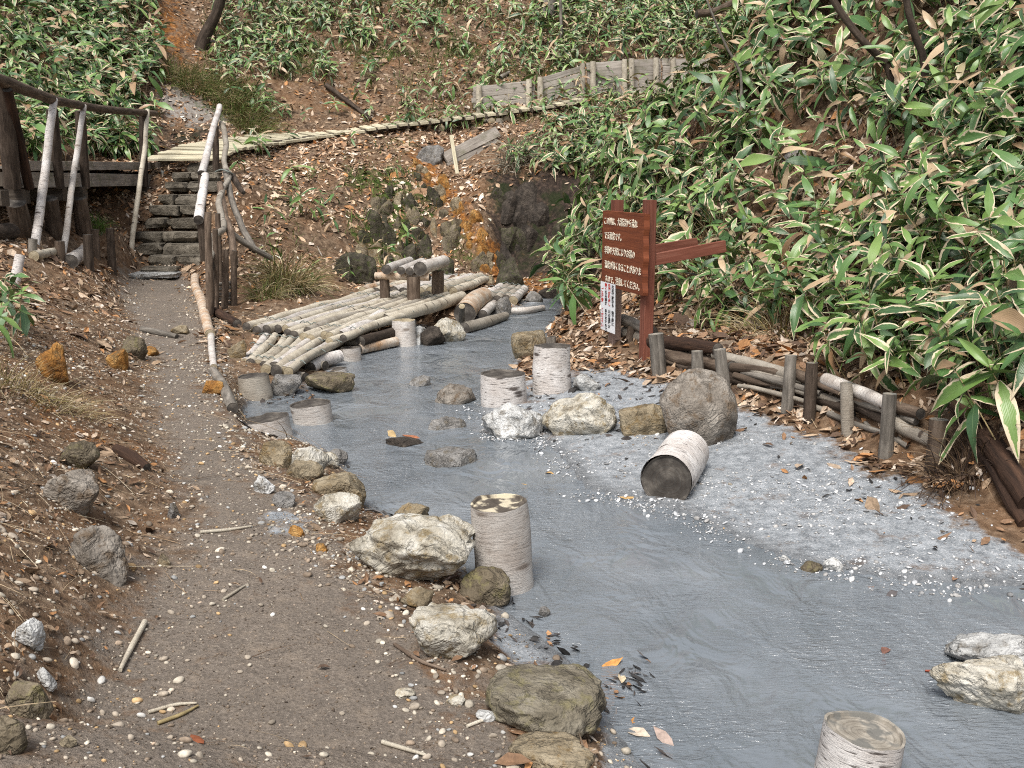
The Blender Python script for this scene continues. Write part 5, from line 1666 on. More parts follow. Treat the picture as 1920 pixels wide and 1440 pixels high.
lying("long thin pale branch lying below the dark leaning tree", [(374, 92), (440, 90), (500, 87), (560, 92)], .025, "bark_grey", lift=6)
lying("dark fallen branch on the leafy slope above the boardwalk", [(612, 168), (655, 200), (696, 232)], .055, "bark_dark", lift=1.6)
lying("short weathered stick lying behind the first board wall panel", [(938, 152), (955, 142)], .05, "log_grey", lift=1.5)
lying("thin pale branch lying among bamboo above the board wall", [(1132, 58), (1220, 78), (1330, 104)], .02, "bark_grey", lift=8, y0=20)
tag(log("fallen_tree", [W(1306, 26, 24), W(1345, 20, 24.1), W(1392, -6, 24.2)], [.09, .08, .07], ("bark_brown", "cut_dark"), None), "thick grey fallen trunk at the top above the board wall end", "trunk")
tag(log("fallen_branch", [W(1180, 505, 10.0) + Vector((.3, .3, 0)), W(1440, 590, 8.4)], [.012, .008], ("bark_grey", "bark_grey"), None, sides=6, bend=.1), "thin dry cane sloping through the bamboo right of the sign", "branch")

# sticks and single dead leaves that stand out
for (px, r, m, lab) in [
        ([(272, 1172), (250, 1215), (226, 1262)], .011, "log_pale", "long bent yellow twig at the foot of the left bank"),
        ([(278, 1340), (330, 1326), (370, 1322)], .006, "log_pale", "straight pale straw on the path near the bottom left"),
        ([(296, 1362), (340, 1344), (372, 1328)], .006, "stem_straw", "orange straw crossing below the pale straw on the path"),
        ([(716, 1398), (755, 1408), (804, 1423)], .007, "log_pale", "curved pale twig on the path at the bottom middle"),
        ([(376, 1002), (430, 996), (470, 990)], .008, "log_pale", "pale twig across the path beside the left bank"),
        ([(740, 1212), (785, 1242), (836, 1262)], .007, "bark_brown", "thin brown twig below the whitish boulder"),
        ([(876, 1367), (920, 1350), (940, 1348)], .006, "log_pale", "fine twig beside the olive brown boulder"),
        ([(418, 1128), (450, 1108), (465, 1098)], .006, "log_pale", "short pale twig in the middle of the path")]:
    P = [gp(*q) + Vector((0, 0, r)) for q in px]
    tag(log("stick", P, [r, r, r * .6], (m, m), None, sides=6, rings=10, bend=.02, rough=.1), lab, "stick")

# ------------------------------------------------------------------ scatter helpers
GRAD = None


def scatter(x0, x1, y0, y1, dens, dmax, seed, frame=(-200, 2120, -120, 1640)):
    """points (x, y, z) with density dens(x, y, px, py) per square metre"""
    rg = np.random.default_rng(seed)
    n = int((x1 - x0) * (y1 - y0) * dmax)
    x = rg.uniform(x0, x1, n); y = rg.uniform(y0, y1, n)
    z = zat(x, y)
    px, py, d = proj(np.stack([x, y, z], -1))
    ok = (px > frame[0]) & (px < frame[1]) & (py > frame[2]) & (py < frame[3]) & (y > 1.0)
    x, y, z, px, py = x[ok], y[ok], z[ok], px[ok], py[ok]
    p = dens(x, y, px, py) / dmax
    ok = rg.random(len(x)) < p
    return np.stack([x, y, z], -1)[ok], px[ok], py[ok]


def palette(n, cols, wts, rg, var=.18):
    c = np.array(cols)[rg.choice(len(cols), n, p=np.array(wts) / sum(wts))]
    return np.clip(c * (1 + rg.normal(size=(n, 1)) * var), .01, .9)


def box_in(px, py, x0, y0, x1, y1):
    return (px > x0) & (px < x1) & (py > y0) & (py < y1)


# ------------------------------------------------------------------ bamboo grass (sasa)
def leaf_geo(seg, cols, length, width, droop, fold, twist, rnd, seed=0):
    rr = random.Random(seed)
    V, A, F = [], [], []
    ph = rr.uniform(0, 6)
    for i in range(seg + 1):
        t = i / seg
        w = width * (math.sin(math.pi * min(1, t ** .75 * .98 + .02)) ** .8) if i < seg else 0.0
        w = max(w, .0015)
        for j in range(cols + 1):
            u = j / cols * 2 - 1
            y = u * w / 2
            z = -droop * t * t * length + fold * abs(y) + .006 * math.sin(ph + t * 9 + u * 2) * abs(u)
            a = twist * t
            x = length * t * (1 - .25 * droop * t)
            V.append((x, y * math.cos(a) - 0 * z, z + y * math.sin(a)))
            A.append((j / cols, t, rnd, 1))
    for i in range(seg):
        for j in range(cols):
            a = i * (cols + 1) + j
            F.append((a, a + 1, a + cols + 2, a + cols + 1))
    return np.array(V), np.array(F), np.array(A)


def plant_spec(seed):
    """stem height and list of (leaf id, matrix 3x3, offset)"""
    rr = random.Random(seed)
    H = rr.uniform(.22, .5)
    n = rr.randrange(6, 10)
    L = []
    az = rr.uniform(0, 6.28)
    for k in range(n):
        az += 2.4 + rr.uniform(-.5, .5)
        f = k / (n - 1)
        el = math.radians(-35 + 80 * f + rr.uniform(-15, 15))
        roll = rr.uniform(-.5, .5)
        M = Matrix.Rotation(az, 3, 'Z') @ Matrix.Rotation(-el, 3, 'Y') @ Matrix.Rotation(roll, 3, 'X')
        s = rr.uniform(.6, 1.2) * (1.05 if f < .8 else .85)
        L.append((rr.randrange(8), np.array(M) * s, np.array([0, 0, H * (.55 + .45 * f)])))
    return H, L


LEAF_P = [(rr_.uniform(.21, .32), rr_.uniform(.05, .078), rr_.uniform(.0, .95), rr_.uniform(.0, .8), rr_.uniform(-1.0, 1.0)) for rr_ in [random.Random(900 + k) for k in range(8)]]
LEAF_LO = [leaf_geo(4, 2, *LEAF_P[k], 0.0, seed=k) for k in range(8)]
LEAF_HI = []
for k in range(8):
    V, F, A = leaf_geo(6, 4, *LEAF_P[k], k / 8, seed=k)
    LEAF_HI.append(np_mesh("leaf", V, F.ravel(), np.full(len(F), 4), ["sasa"], None, {"leaf": A}))
SPECS = [plant_spec(50 + k) for k in range(14)]


def plant_base(spec, seed):
    H, L = spec
    rr = random.Random(seed)
    Vs, Fs, As = [], [], []
    nv = 0
    for (lid, M, off) in L:
        V, F, A = LEAF_LO[lid]
        A = A.copy(); A[:, 2] = rr.random()
        Vs.append(V @ M.T + off); Fs.append(F + nv); As.append(A); nv += len(V)
    for a in (0, math.pi / 2):
        d = np.array([math.cos(a), math.sin(a), 0]) * .003
        V = np.array([-d + [0, 0, -.1], d + [0, 0, -.1], d * .6 + [0, 0, H], -d * .6 + [0, 0, H]])
        Vs.append(V); Fs.append(np.array([[0, 1, 2, 3]]) + nv); As.append(np.tile([1.0, 1.0, .3, 1], (4, 1))); nv += 4
    return np.concatenate(Vs), np.concatenate(Fs), {"leaf": np.concatenate(As)}


BASES = [plant_base(s_, 70 + k) for k, s_ in enumerate(SPECS)]
SPUR = [(1050, 585), (1078, 500), (1115, 430), (1135, 350), (1180, 230), (1340, 90), (1440, -150), (2300, -150), (2300, 860), (1900, 800), (1790, 735), (1690, 690), (1600, 655), (1480, 610), (1400, 600), (1290, 570), (1235, 530), (1130, 600), (1080, 610)]


def d_sasa_right(x, y, px, py):
    m = in_poly(px, py, SPUR) & (y < 14.6)
    d = np.where(m, 62.0, 0)
    gap = box_in(px, py, 1470, 225, 1650, 300) | box_in(px, py, 1540, 310, 1660, 400) | box_in(px, py, 1380, 290, 1520, 390)
    d = np.where(gap, 12, d)
    d = np.where(box_in(px, py, 1150, 480, 1560, 620), 34, d)
    d = np.where(box_in(px, py, 1225, 470, 1330, 620), 8, d)
    d = np.where(in_poly(px, py, [(1105, 500), (1232, 470), (1262, 700), (1105, 700)]), 0, d)
    d = np.where(box_in(px, py, 1560, 620, 1760, 740), 38, d)
    d = np.where(box_in(px, py, 1380, 390, 1640, 470), 42, d)
    n = fbm(np.stack([x, y], -1) * 1.1, 3, 61)
    return d * np.clip(1 + .9 * n, .3, 1.4)


def d_sasa_far(x, y, px, py):
    n = fbm(np.stack([x, y], -1) * .55, 3, 62); n2 = fbm(np.stack([x, y], -1) * 1.5, 3, 63)
    hill = (y > 21.4) & (py < 250) & (px > 400) & (k_at(k_ochre, x, y) < .3)
    d = np.where(hill, np.clip((n * 1.2 + n2 * .9 + .42) * 34, 4.0, 38), 0)
    d = np.where(hill & (px > 1000) & (py < 112), np.maximum(d, 38), d)
    d = np.where(hill & (py > 150) & (px < 900), d * .5, d)
    left = (px < 300) & (py < 300) & (y > 14.5)
    d = np.where(left, np.clip(32 + 40 * n2, 4, 60), d)
    d = np.where(box_in(px, py, 300, 0, 400, 120), d * .25, d)
    d = np.where((k_at(k_clay, x, y) > .3) | (k_at(k_rock, x, y) > .4), d * .08, d)
    mound = in_poly(px, py, [(940, 310), (1030, 250), (1100, 225), (1180, 205), (1180, 330), (1040, 330)]) & (y > 17.5) & (y < 21.5)
    d = np.where(mound, np.clip(40 + 24 * n2, 8, 60), d)
    mid = (y > 14) & (y < 20.5) & (px > 440) & (px < 780) & (py > 270)
    d = np.where(mid, np.clip(n2 * 9, .3, 5), d)
    return d


def k_at(F, x, y):
    return fat(F, x, y)


def plant_frames(P, lean, rg, size):
    nrm = nat(P[:, 0], P[:, 1], .3)
    down = nrm * np.array([1, 1, 0])
    up = np.array([0, 0, 1.0]) * .75 + nrm * .35 + down * lean + rg.normal(size=P.shape) * .16
    M = rot_align(up, rg.uniform(0, 6.28, len(P)))
    return M * size[:, None, None]


rg = np.random.default_rng(21)
PR, prx, pry = scatter(0.8, 9.5, 4.2, 15, d_sasa_right, 118, 201)
szR = rg.uniform(.7, 1.35, len(PR))
MR = plant_frames(PR, .75, rg, szR)
wR = rg.integers(0, len(BASES), len(PR))
# the 230 plants that show largest are things of their own
_, _, dR = proj(PR)
infr = (prx > 1080) & (prx < 1935) & (pry > -10) & (pry < 900)
order = np.argsort(np.where(infr, dR / szR, 99))[:230]
ind = np.zeros(len(PR), bool); ind[order] = True
sel = ~ind
so = merge("bamboo_grass", BASES, wR[sel], MR[sel], PR[sel], ["sasa"], vattr=["leaf"])
tag(so, "dense bamboo grass with cream edged leaves covering the right bank", "bamboo grass", kind="stuff")
stem_me = {}
for k, (H, L) in enumerate(SPECS):
    g = G(); tube(g, [(0, 0, -.1), (.01, .004, H * .5), (0, 0, H)], [.0045, .004, .0025], sides=5, rings=4, caps=(False, False), rough=.02)
    V = np.concatenate(g.v)
    stem_me[k] = np_mesh("stem", V, [a for f in g.f for a in f], [len(f) for f in g.f], ["stem_straw"], g.uv)


def sasa_plant(pos, M3, sk, label, group):
    H, L = SPECS[sk]
    root = bpy.data.objects.new("bamboo_grass_plant", None)
    root.empty_display_size = .1
    M4 = Matrix(M3.tolist()).to_4x4()
    M4.translation = Vector(pos)
    root.matrix_world = M4
    COL.objects.link(root)
    tag(root, label, "bamboo grass", group)
    o = bpy.data.objects.new("stem", stem_me[sk]); o.parent = root; COL.objects.link(o)
    for (lid, M, off) in L:
        o = bpy.data.objects.new("leaf", LEAF_HI[lid])
        m = Matrix(M.tolist()).to_4x4(); m.translation = Vector(off)
        o.parent = root; o.matrix_basis = m
        COL.objects.link(o)
    return root


for k in order:
    sasa_plant(PR[k], MR[k], int(wR[k]), "bamboo grass plant with cream edged leaves at the front of the right bank", "front bamboo grass plants on the right bank")
# plants beside the sign and on the left bank edge
rl_ = random.Random(44)
for (px, py, sc, lab) in [(1062, 560, 1.0, "bamboo grass"), (1078, 585, 1.2, ""), (1092, 545, 1.1, ""), (1096, 585, .9, ""), (1086, 520, 1.0, ""), (1106, 545, 1.0, ""), (1066, 535, .9, ""), (1074, 600, .8, "")]:
    p = gp(px, py)
    M = plant_frames(np.array([p]), .3, np.random.default_rng(px), np.array([sc * 1.25]))[0]
    sasa_plant(p, M, rl_.randrange(14), "tall bamboo grass plant leaning over the upper stream left of the sign", "bamboo grass left of the sign")
for (px, py, sc) in [(8, 640, 1.0), (28, 648, .9), (-6, 622, 1.1), (40, 620, .8), (14, 600, .9), (-20, 655, 1.0), (1815, 800, 1.1), (1850, 830, 1.0), (1790, 770, 1.0), (1880, 850, 1.1)]:
    p = gp(px, py)
    M = plant_frames(np.array([p]), .3, np.random.default_rng(abs(px) + 5), np.array([sc]))[0]
    sasa_plant(p, M, rl_.randrange(14), "green bamboo grass plant at the left edge of the bank beside the path" if px < 900 else "bamboo grass plant hanging over the slanting rotten log", "bamboo grass at the left edge" if px < 900 else "bamboo grass over the rotten log")
PF, pfx, pfy = scatter(-15, 11, 13.5, 31, d_sasa_far, 60, 202)
szF = rg.uniform(.7, 1.15, len(PF)) * np.where(pfx < 300, 1.3, 1.0)
MF = plant_frames(PF, .45, rg, szF)
so = merge("bamboo_grass", BASES, rg.integers(0, len(BASES), len(PF)), MF, PF, ["sasa"], vattr=["leaf"])
tag(so, "low bamboo grass scattered over the far hillside and around the board wall", "bamboo grass", kind="stuff")
print("sasa right", len(PR), "far", len(PF))

# ------------------------------------------------------------------ dead leaves
def dead_base(seed):
    rr = random.Random(seed)
    L, Wd = 1.0, rr.uniform(.32, .6)
    c = rr.uniform(-.35, .5); b = rr.uniform(-.25, .35)
    row = []
    for t, w in ((-.5, .03), (-.22, .8), (.12, 1.0), (.5, .03)):
        for u in (-1, 0, 1):
            row.append((t * L, u * w * Wd / 2, abs(u) * c * w * Wd / 2 + b * (t * t) + rr.uniform(-.04, .04)))
    V = np.array(row)
    F = []
    for i in range(3):
        for j in range(2):
            a = i * 3 + j
            F.append((a, a + 1, a + 4, a + 3))
    return V, np.array(F), {}


DEAD = [dead_base(k) for k in range(10)]


def d_dead(x, y, px, py):
    path = k_at(k_path, x, y); mud = k_at(k_mud, x, y); rockm = k_at(k_rock, x, y); och = k_at(k_ochre, x, y)
    n = fbm(np.stack([x, y], -1) * .8, 3, 81)
    near = np.clip((14 - y) / 8, 0, 1)
    d = (200 + 330 * near) * np.clip(1 + 1.5 * n, .12, 2.0)
    d = np.where(y > 21, d * .9, d)
    d = d * np.clip(1 - 1.25 * path, .015, 1) * np.clip(1 - rockm * 1.1, .01, 1) * np.clip(1 - och * .8, .15, 1)
    d = np.where(mud > .4, np.where((fat(fence_d, x, y) < .75) & (y > 4), 60 * np.clip(1 - fat(fence_d, x, y) / .75, 0, 1), .5), d)
    d = np.where((x < 0) & (y < 8), d * 1.0, d)
    d = np.where((x > .6) & (y > 8.5) & (y < 13.5) & (mud < .3), d * 1.3, d)
    d = np.where((zat(x, y) < .004) | (k_at(k_inlet, x, y) > .35), 0, d)
    d = np.where((px > 430) & (px < 930) & (y > 7.5) & (y < 15) & (py > 545), d * .12, d)
    d = np.where(box_in(px, py, 480, 440, 620, 520), d * .6, d)
    return d


PD, dx_, dy_ = scatter(-13, 9.5, 2, 30, d_dead, 1000, 203)
n = len(PD)
rg = np.random.default_rng(31)
nr = nat(PD[:, 0], PD[:, 1], .08)
M = rot_align(nr, rg.uniform(0, 6.28, n), .38)
size = rg.lognormal(math.log(.062), .42, n) * (1 + .35 * np.clip((PD[:, 1] - 8) / 12, 0, 1))
size = np.where((PD[:, 0] > .5) & (PD[:, 1] < 12), size * 1.2, size)
size = np.where((PD[:, 0] < 0) & (PD[:, 1] < 8), size * .45, size)
elong = rg.uniform(.6, 1.15, n)
M = M * (size[:, None] * np.stack([np.ones(n), elong, np.ones(n)], -1))[:, None, :]
col = palette(n, [(.35, .25, .165), (.44, .34, .25), (.22, .13, .075), (.09, .055, .035), (.34, .17, .07), (.55, .47, .39)], [4, 2.8, 4, 3, 1.5, 1.1], rg)
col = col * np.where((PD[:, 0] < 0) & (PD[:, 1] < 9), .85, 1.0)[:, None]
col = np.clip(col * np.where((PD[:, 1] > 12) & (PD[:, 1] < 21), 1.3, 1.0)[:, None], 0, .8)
PD[:, 2] += .006 + rg.uniform(0, .014, n)
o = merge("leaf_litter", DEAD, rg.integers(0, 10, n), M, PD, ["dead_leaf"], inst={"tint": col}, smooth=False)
tag(o, "brown and tan fallen leaves covering the slopes and banks", "dead leaves", kind="stuff")
print("dead", n)


# ------------------------------------------------------------------ gravel, crumbs, crust
def peb_base(seed, sub):
    V, F = rock_shape(sub, seed, planes=4, noise=.06)
    return V * .5 * np.array([1, .78, .52]), F, {}


PEB = [peb_base(400 + k, 1) for k in range(6)]
PEB2 = [peb_base(420 + k, 2) for k in range(6)]
PCOL = [(.47, .42, .34), (.34, .29, .23), (.6, .58, .54), (.22, .17, .125), (.4, .27, .14), (.3, .3, .29)]


def pebbles(name, bases, P, size, cols, wts, label, seed, var=.2, flat=1.0):
    rg = np.random.default_rng(seed)
    n = len(P)
    M = rot_align(nat(P[:, 0], P[:, 1], .05), rg.uniform(0, 6.28, n), .25)
    M = M * (size[:, None] * np.array([[1, 1, flat]]))[:, None, :]
    P = P.copy(); P[:, 2] += size * .12
    o = merge(name, bases, rg.integers(0, len(bases), n), M, P, ["pebble"], inst={"tint": palette(n, cols, wts, rg, var)})
    tag(o, label, "gravel", kind="stuff")
    return n


path_edge = poly_dist(XX, YY, [(p.x, p.y) for p in _pr], False)
path_edge_l = poly_dist(XX, YY, [(p.x, p.y) for p in _pl], False)


def d_grav(x, y, px, py):
    e = fat(path_edge, x, y); el = fat(path_edge_l, x, y); path = k_at(k_path, x, y)
    n = fbm(np.stack([x, y], -1) * 2.2, 3, 91); n2 = fbm(np.stack([x, y], -1) * .9, 2, 92)
    d = 35 + 1500 * np.clip(n + n2 * .9 - .16, 0, 1)
    d = d + 1900 * np.exp(-(e / .2) ** 2) * np.clip(.6 + n, .15, 1.3) + 900 * np.exp(-(el / .3) ** 2)
    d = d * np.clip(1.15 - y / 17, .2, 1)
    d = np.where((x < -.6) & (path < .4) & (y < 8), 1100 * np.clip(.8 + n, .2, 1.5), d)
    d = np.where((x > 0) & (y > 7), np.where(k_at(k_mud, x, y) < .6, 160, 20), d)
    d = np.where((zat(x, y) < .006) | (y > 15), 0, d)
    d = np.where((x > 1.3) & (y < 7), 0, d)
    return d


rg = np.random.default_rng(41)
PG, _, _ = scatter(-5.5, 2.6, 1.6, 15, d_grav, 2600, 204)
sz = np.clip(rg.lognormal(math.log(.0095), .55, len(PG)), .004, .045)
big = sz > .02
n1 = pebbles("gravel", PEB, PG[~big], sz[~big], PCOL, [3, 5, .35, 6, 1.0, 1.2], "fine pale gravel strewn over the footpath and banks", 42)
n2 = pebbles("gravel", PEB2, PG[big], sz[big], PCOL, [4, 5, .5, 4, 1.3, 1.2], "larger pale pebbles strewn over the footpath and banks", 43)


def d_edge(x, y, px, py):
    e = fat(path_edge, x, y); n = fbm(np.stack([x, y], -1) * 3, 3, 93)
    return np.where((y < 9) & (zat(x, y) > .03), 420 * np.exp(-(e / .22) ** 2) * np.clip(.5 + 1.4 * n, 0, 1.5), 0)


PE, _, _ = scatter(-3.2, .8, 1.6, 9, d_edge, 640, 214)
pebbles("gravel", PEB2, PE, np.clip(rg.lognormal(math.log(.019), .4, len(PE)), .008, .05), PCOL, [5, 4, 1.5, 2, 1.4, 1], "coarse pale pebbles packed along the stream side of the footpath", 46)


def d_crumb(x, y, px, py):
    path = k_at(k_path, x, y)
    return np.where((y < 5.5) & (x < .6) & (zat(x, y) > .02), 1500 * np.clip((6 - y) / 3, .25, 1), 0)


PC, _, _ = scatter(-3, .6, 1.7, 5.5, d_crumb, 1500, 205)
n3 = pebbles("soil_crumbs", PEB, PC, np.clip(rg.lognormal(math.log(.0055), .35, len(PC)), .003, .012), [(.11, .085, .062), (.17, .135, .1), (.25, .2, .155), (.07, .052, .04), (.38, .34, .28)], [4, 4, 3, 2, .6], "small earth crumbs on the trodden footpath", 44)


def d_crust(x, y, px, py):
    s_ = k_at(k_sand, x, y)
    sh = fat(shore_r, x, y)
    n = fbm(np.stack([x * 1.2, y * 2.0], -1) * 1.5, 4, 95); n2 = fbm(np.stack([x, y], -1) * .8, 2, 96)
    d = np.where(s_ > .25, np.clip((n * 1.7 + n2 * .9 + .12), .02, 1) * 1900, 0)
    d = d + np.where(s_ > .1, 1000 * np.exp(-(sh / .16) ** 2) * np.clip(.6 + n, .1, 1.2), 0)
    d = np.where((fat(fence_d, x, y) < .25), d * .15, d)
    return np.where(y > 8.4, 0, d)


PS, _, _ = scatter(-.6, 4.2, 3.0, 8.6, d_crust, 3200, 206)
PS[:, 2] = np.maximum(PS[:, 2], .002)
n4 = pebbles("white_crust", PEB, PS, np.clip(rg.lognormal(math.log(.0078), .6, len(PS)), .003, .034), [(.6, .6, .59), (.47, .48, .49), (.38, .37, .355), (.22, .22, .22)], [3, 4, 3, 2], "white mineral flakes scattered over the grey mud bank", 45, .1, .55)


# black wet debris on the mud along the log edging and at the water line
def d_black(x, y, px, py):
    fd = fat(fence_d, x, y); s_ = k_at(k_sand, x, y)
    n = fbm(np.stack([x, y], -1) * 2.4, 3, 97)
    d = np.where((s_ > .3) & (y < 9), 55 * np.exp(-((fd - .35) / .3) ** 2) * np.clip(.5 + 1.5 * n, 0, 1.5) + 3, 0)
    d = d + np.where((fat(shore, x, y) < .14) & (zat(x, y) > -.03) & (y < 12), 110 * np.clip(.5 + n, 0, 1.4), 0)
    d = d + np.where((k_at(k_inlet, x, y) > .4), 380 * np.clip(.6 + n, .1, 1.4), 0)
    d = d + np.where((x > .1) & (x < 1.4) & (y > 6.4) & (y < 9) & (zat(x, y) > .01), 50, 0)
    return d


PB, _, _ = scatter(-2.6, 4.4, 2.2, 12, d_black, 560, 207)
PB[:, 2] = np.maximum(PB[:, 2], .0) + .006
n = len(PB)
M = rot_align(nat(PB[:, 0], PB[:, 1], .1), rg.uniform(0, 6.28, n), .3)
sz = rg.lognormal(math.log(.045), .4, n)
M = M * (sz[:, None] * np.stack([np.ones(n), rg.uniform(.35, 1, n), np.ones(n)], -1))[:, None, :]
o = merge("wet_debris", DEAD, rg.integers(0, 10, n), M, PB, ["dead_leaf"], inst={"tint": palette(n, [(.03, .028, .027), (.06, .05, .045), (.14, .13, .125), (.3, .17, .09)], [5, 4, 2, 1.2], rg)}, smooth=False)
tag(o, "black wet leaves and bits stranded along the water and mud edges", "wet debris", kind="stuff")


# ------------------------------------------------------------------ straw, twigs and grass
def blade_base(seed, seg=3, bend=.3, w=.012):
    rr = random.Random(seed)
    V = []
    for i in range(seg + 1):
        t = i / seg
        ww = w * (1 - .6 * t)
        y = bend * t * t * rr.uniform(.7, 1.2); z = .06 * math.sin(t * 3)
        V += [(t, y - ww, z), (t, y + ww, z + ww * .6), (t, y, z + ww * 1.4)]
    F = []
    for i in range(seg):
        for j in range(3):
            a = i * 3 + j; b = i * 3 + (j + 1) % 3
            F.append((a, b, b + 3, a + 3))
    return np.array(V), np.array(F), {}


BLD = [blade_base(k, 3, random.Random(k).uniform(-.35, .35)) for k in range(8)]


def d_straw(x, y, px, py):
    path = k_at(k_path, x, y); n = fbm(np.stack([x, y], -1) * 1.4, 3, 98)
    d = np.where((x < -.4) & (path < .5) & (y < 12), 260 * np.clip(.8 + n, .2, 1.6), 0)
    d = np.where(path > .5, 12, d)
    d = np.where((x > .8) & (y > 5) & (y < 14) & (k_at(k_mud, x, y) < .2), 38, d)
    d = np.where((y > 13) & (y < 24) & (x < 2), 16, d)
    return np.where(zat(x, y) < .01, 0, d)


PT, _, _ = scatter(-7, 8, 1.8, 22, d_straw, 420, 208)
n = len(PT)
M = rot_align(nat(PT[:, 0], PT[:, 1], .1), rg.uniform(0, 6.28, n), .16)
M = M * (rg.lognormal(math.log(.1), .55, n)[:, None] * np.ones((1, 3)) * np.stack([np.ones(n), np.ones(n) * .9, np.ones(n) * .5], -1))[:, None, :]
PT[:, 2] += .006
o = merge("twig_litter", BLD, rg.integers(0, 8, n), M, PT, ["twig"], inst={"tint": palette(n, [(.4, .31, .2), (.26, .18, .11), (.12, .075, .045), (.5, .42, .3)], [4, 3, 2.5, 1.5], rg)}, smooth=True)
tag(o, "dry straw and twigs strewn over the left bank and slopes", "twigs", kind="stuff")

# grass tussocks: blades spring from a point
BLU = [blade_base(20 + k, 5, random.Random(k + 9).uniform(-.2, .2), .014) for k in range(6)]


def tussock(px, py, nbl, length, cols, label, rad=.12, lean=(0, 0), y0=0.0):
    c = gp(px, py, y0=y0)
    rg = np.random.default_rng(int(px * 7 + py))
    a = rg.uniform(0, 6.28, nbl); rr = rad * np.sqrt(rg.random(nbl))
    x, y = c.x + rr * np.cos(a), c.y + rr * np.sin(a)
    P = np.stack([x, y, zat(x, y) - .01], -1)
    el = np.radians(rg.uniform(25, 85, nbl))
    az = a + rg.normal(size=nbl) * .6
    d = np.stack([np.cos(el) * np.cos(az) + lean[0], np.cos(el) * np.sin(az) + lean[1], np.sin(el)], -1)
    d /= np.linalg.norm(d, axis=1)[:, None]
    side = np.cross(d, np.array([0, 0, 1.0])); side /= np.linalg.norm(side, axis=1)[:, None] + 1e-9
    upv = np.cross(side, d)
    M = np.stack([d, side, upv], -1) * (length * rg.uniform(.5, 1.2, nbl))[:, None, None]
    # droop: tip falls
    bases = []
    for (V, F, q) in BLU:
        V = V.copy(); V[:, 2] -= .45 * V[:, 0] ** 2.2
        bases.append((V, F, q))
    o = merge("grass_tussock", bases, rg.integers(0, 6, nbl), M, P - np.array(tuple(c)), ["grass"], inst={"tint": palette(nbl, cols, [1] * len(cols), rg)})
    o.location = c
    tag(o, label, "grass tussock")
    return o


DRY = [(.36, .28, .15), (.26, .19, .09), (.2, .17, .06), (.42, .35, .22)]
GRN = [(.1, .16, .03), (.15, .2, .05), (.2, .22, .08), (.3, .26, .13)]
tussock(545, 540, 420, .5, DRY + [(.13, .16, .05)], "big tussock of yellow dry grass behind the front log deck", .28, (.2, -.3))
tussock(500, 560, 200, .35, DRY + GRN, "smaller tussock of half green grass beside the branch fence", .2, (.1, -.3))
tussock(182, 428, 160, .22, [(.1, .2, .03), (.14, .26, .04)], "fresh green grass tuft under the end of the footbridge", .1)
for k, (x, y, lab) in enumerate([(330, 150, "upper left tuft of mossy grass on the slope above the grey clay scar"), (370, 165, "mossy grass tuft right of the first above the clay scar"), (410, 175, "mossy grass tuft above the right end of the clay scar"), (440, 195, "long grass tuft hanging right of the clay scar"),
                                (460, 215, "lower long grass tuft right of the clay scar"), (478, 240, "lowest green grass tuft above the boardwalk start")]):
    tussock(x, y, 260, .45, GRN + DRY[:2], lab, .38, (.3, -.5), y0=18)
tussock(965, 310, 170, .6, [(.4, .36, .28), (.3, .25, .18)], "pale dead grass hanging over the dark rock face", .25, (0, -.7), y0=17)
tussock(1290, 520, 220, .5, DRY, "dry hanging straw under the bamboo right of the sign braces", .3, (-.5, -.4))
tussock(1450, 625, 160, .35, DRY, "dry rootlets hanging over the hollow above the log edging", .3, (-.4, -.4))
tussock(40, 735, 130, .2, DRY, "dry grass fringe on the left bank below the orange boulder", .22, (.5, -.2))
tussock(110, 765, 130, .18, DRY, "dry grass fringe on the left bank facing the path", .22, (.5, -.2))
tussock(1800, 900, 160, .3, [(.1, .06, .035), (.18, .12, .07), (.06, .04, .03)], "dark tangled roots under the slanting rotten log", .16, (-.4, -.3))

def d_green(x, y, px, py):
    n = fbm(np.stack([x, y], -1) * .9, 4, 111)
    d = np.where((y > 20.5) & (py < 240) & (px > 380), 260 * np.clip(n * 2 + .25, 0, 1), 0)
    d = np.where((k_at(k_moss, x, y) > .3) & (y > 16), np.maximum(d, 170), d)
    d = np.where((px > 440) & (px < 800) & (y > 15) & (y < 20.5), np.maximum(d, 60 * np.clip(n * 2, 0, 1)), d)
    return d * (k_at(k_clay, x, y) < .3) * (k_at(k_ochre, x, y) < .35)


PQ, _, _ = scatter(-12, 9, 15, 30, d_green, 260, 209)
n = len(PQ)
rq = np.random.default_rng(77)
nq = nat(PQ[:, 0], PQ[:, 1], .2)
el = np.radians(rq.uniform(25, 80, n)); az = rq.uniform(0, 6.28, n)
dq = np.stack([np.cos(el) * np.cos(az), np.cos(el) * np.sin(az), np.sin(el)], -1) + nq * np.array([.6, .6, 0])
dq /= np.linalg.norm(dq, axis=1)[:, None]
sq = np.cross(dq, np.array([0, 0, 1.0])); sq /= np.linalg.norm(sq, axis=1)[:, None] + 1e-9
Mq = np.stack([dq, sq * 2.2, np.cross(sq, dq)], -1) * rq.uniform(.1, .3, n)[:, None, None]
bq = []
for (V, F, q) in BLU:
    V = V.copy(); V[:, 2] -= .4 * V[:, 0] ** 2.2
    bq.append((V, F, q))
o = merge("slope_grass", bq, rq.integers(0, 6, n), Mq, PQ, ["grass"], inst={"tint": palette(n, [(.07, .12, .025), (.12, .18, .04), (.2, .22, .08), (.26, .2, .1)], [3, 3, 2, 1.5], rq)})
tag(o, "short fresh green grass growing over the far hillside", "grass", kind="stuff")

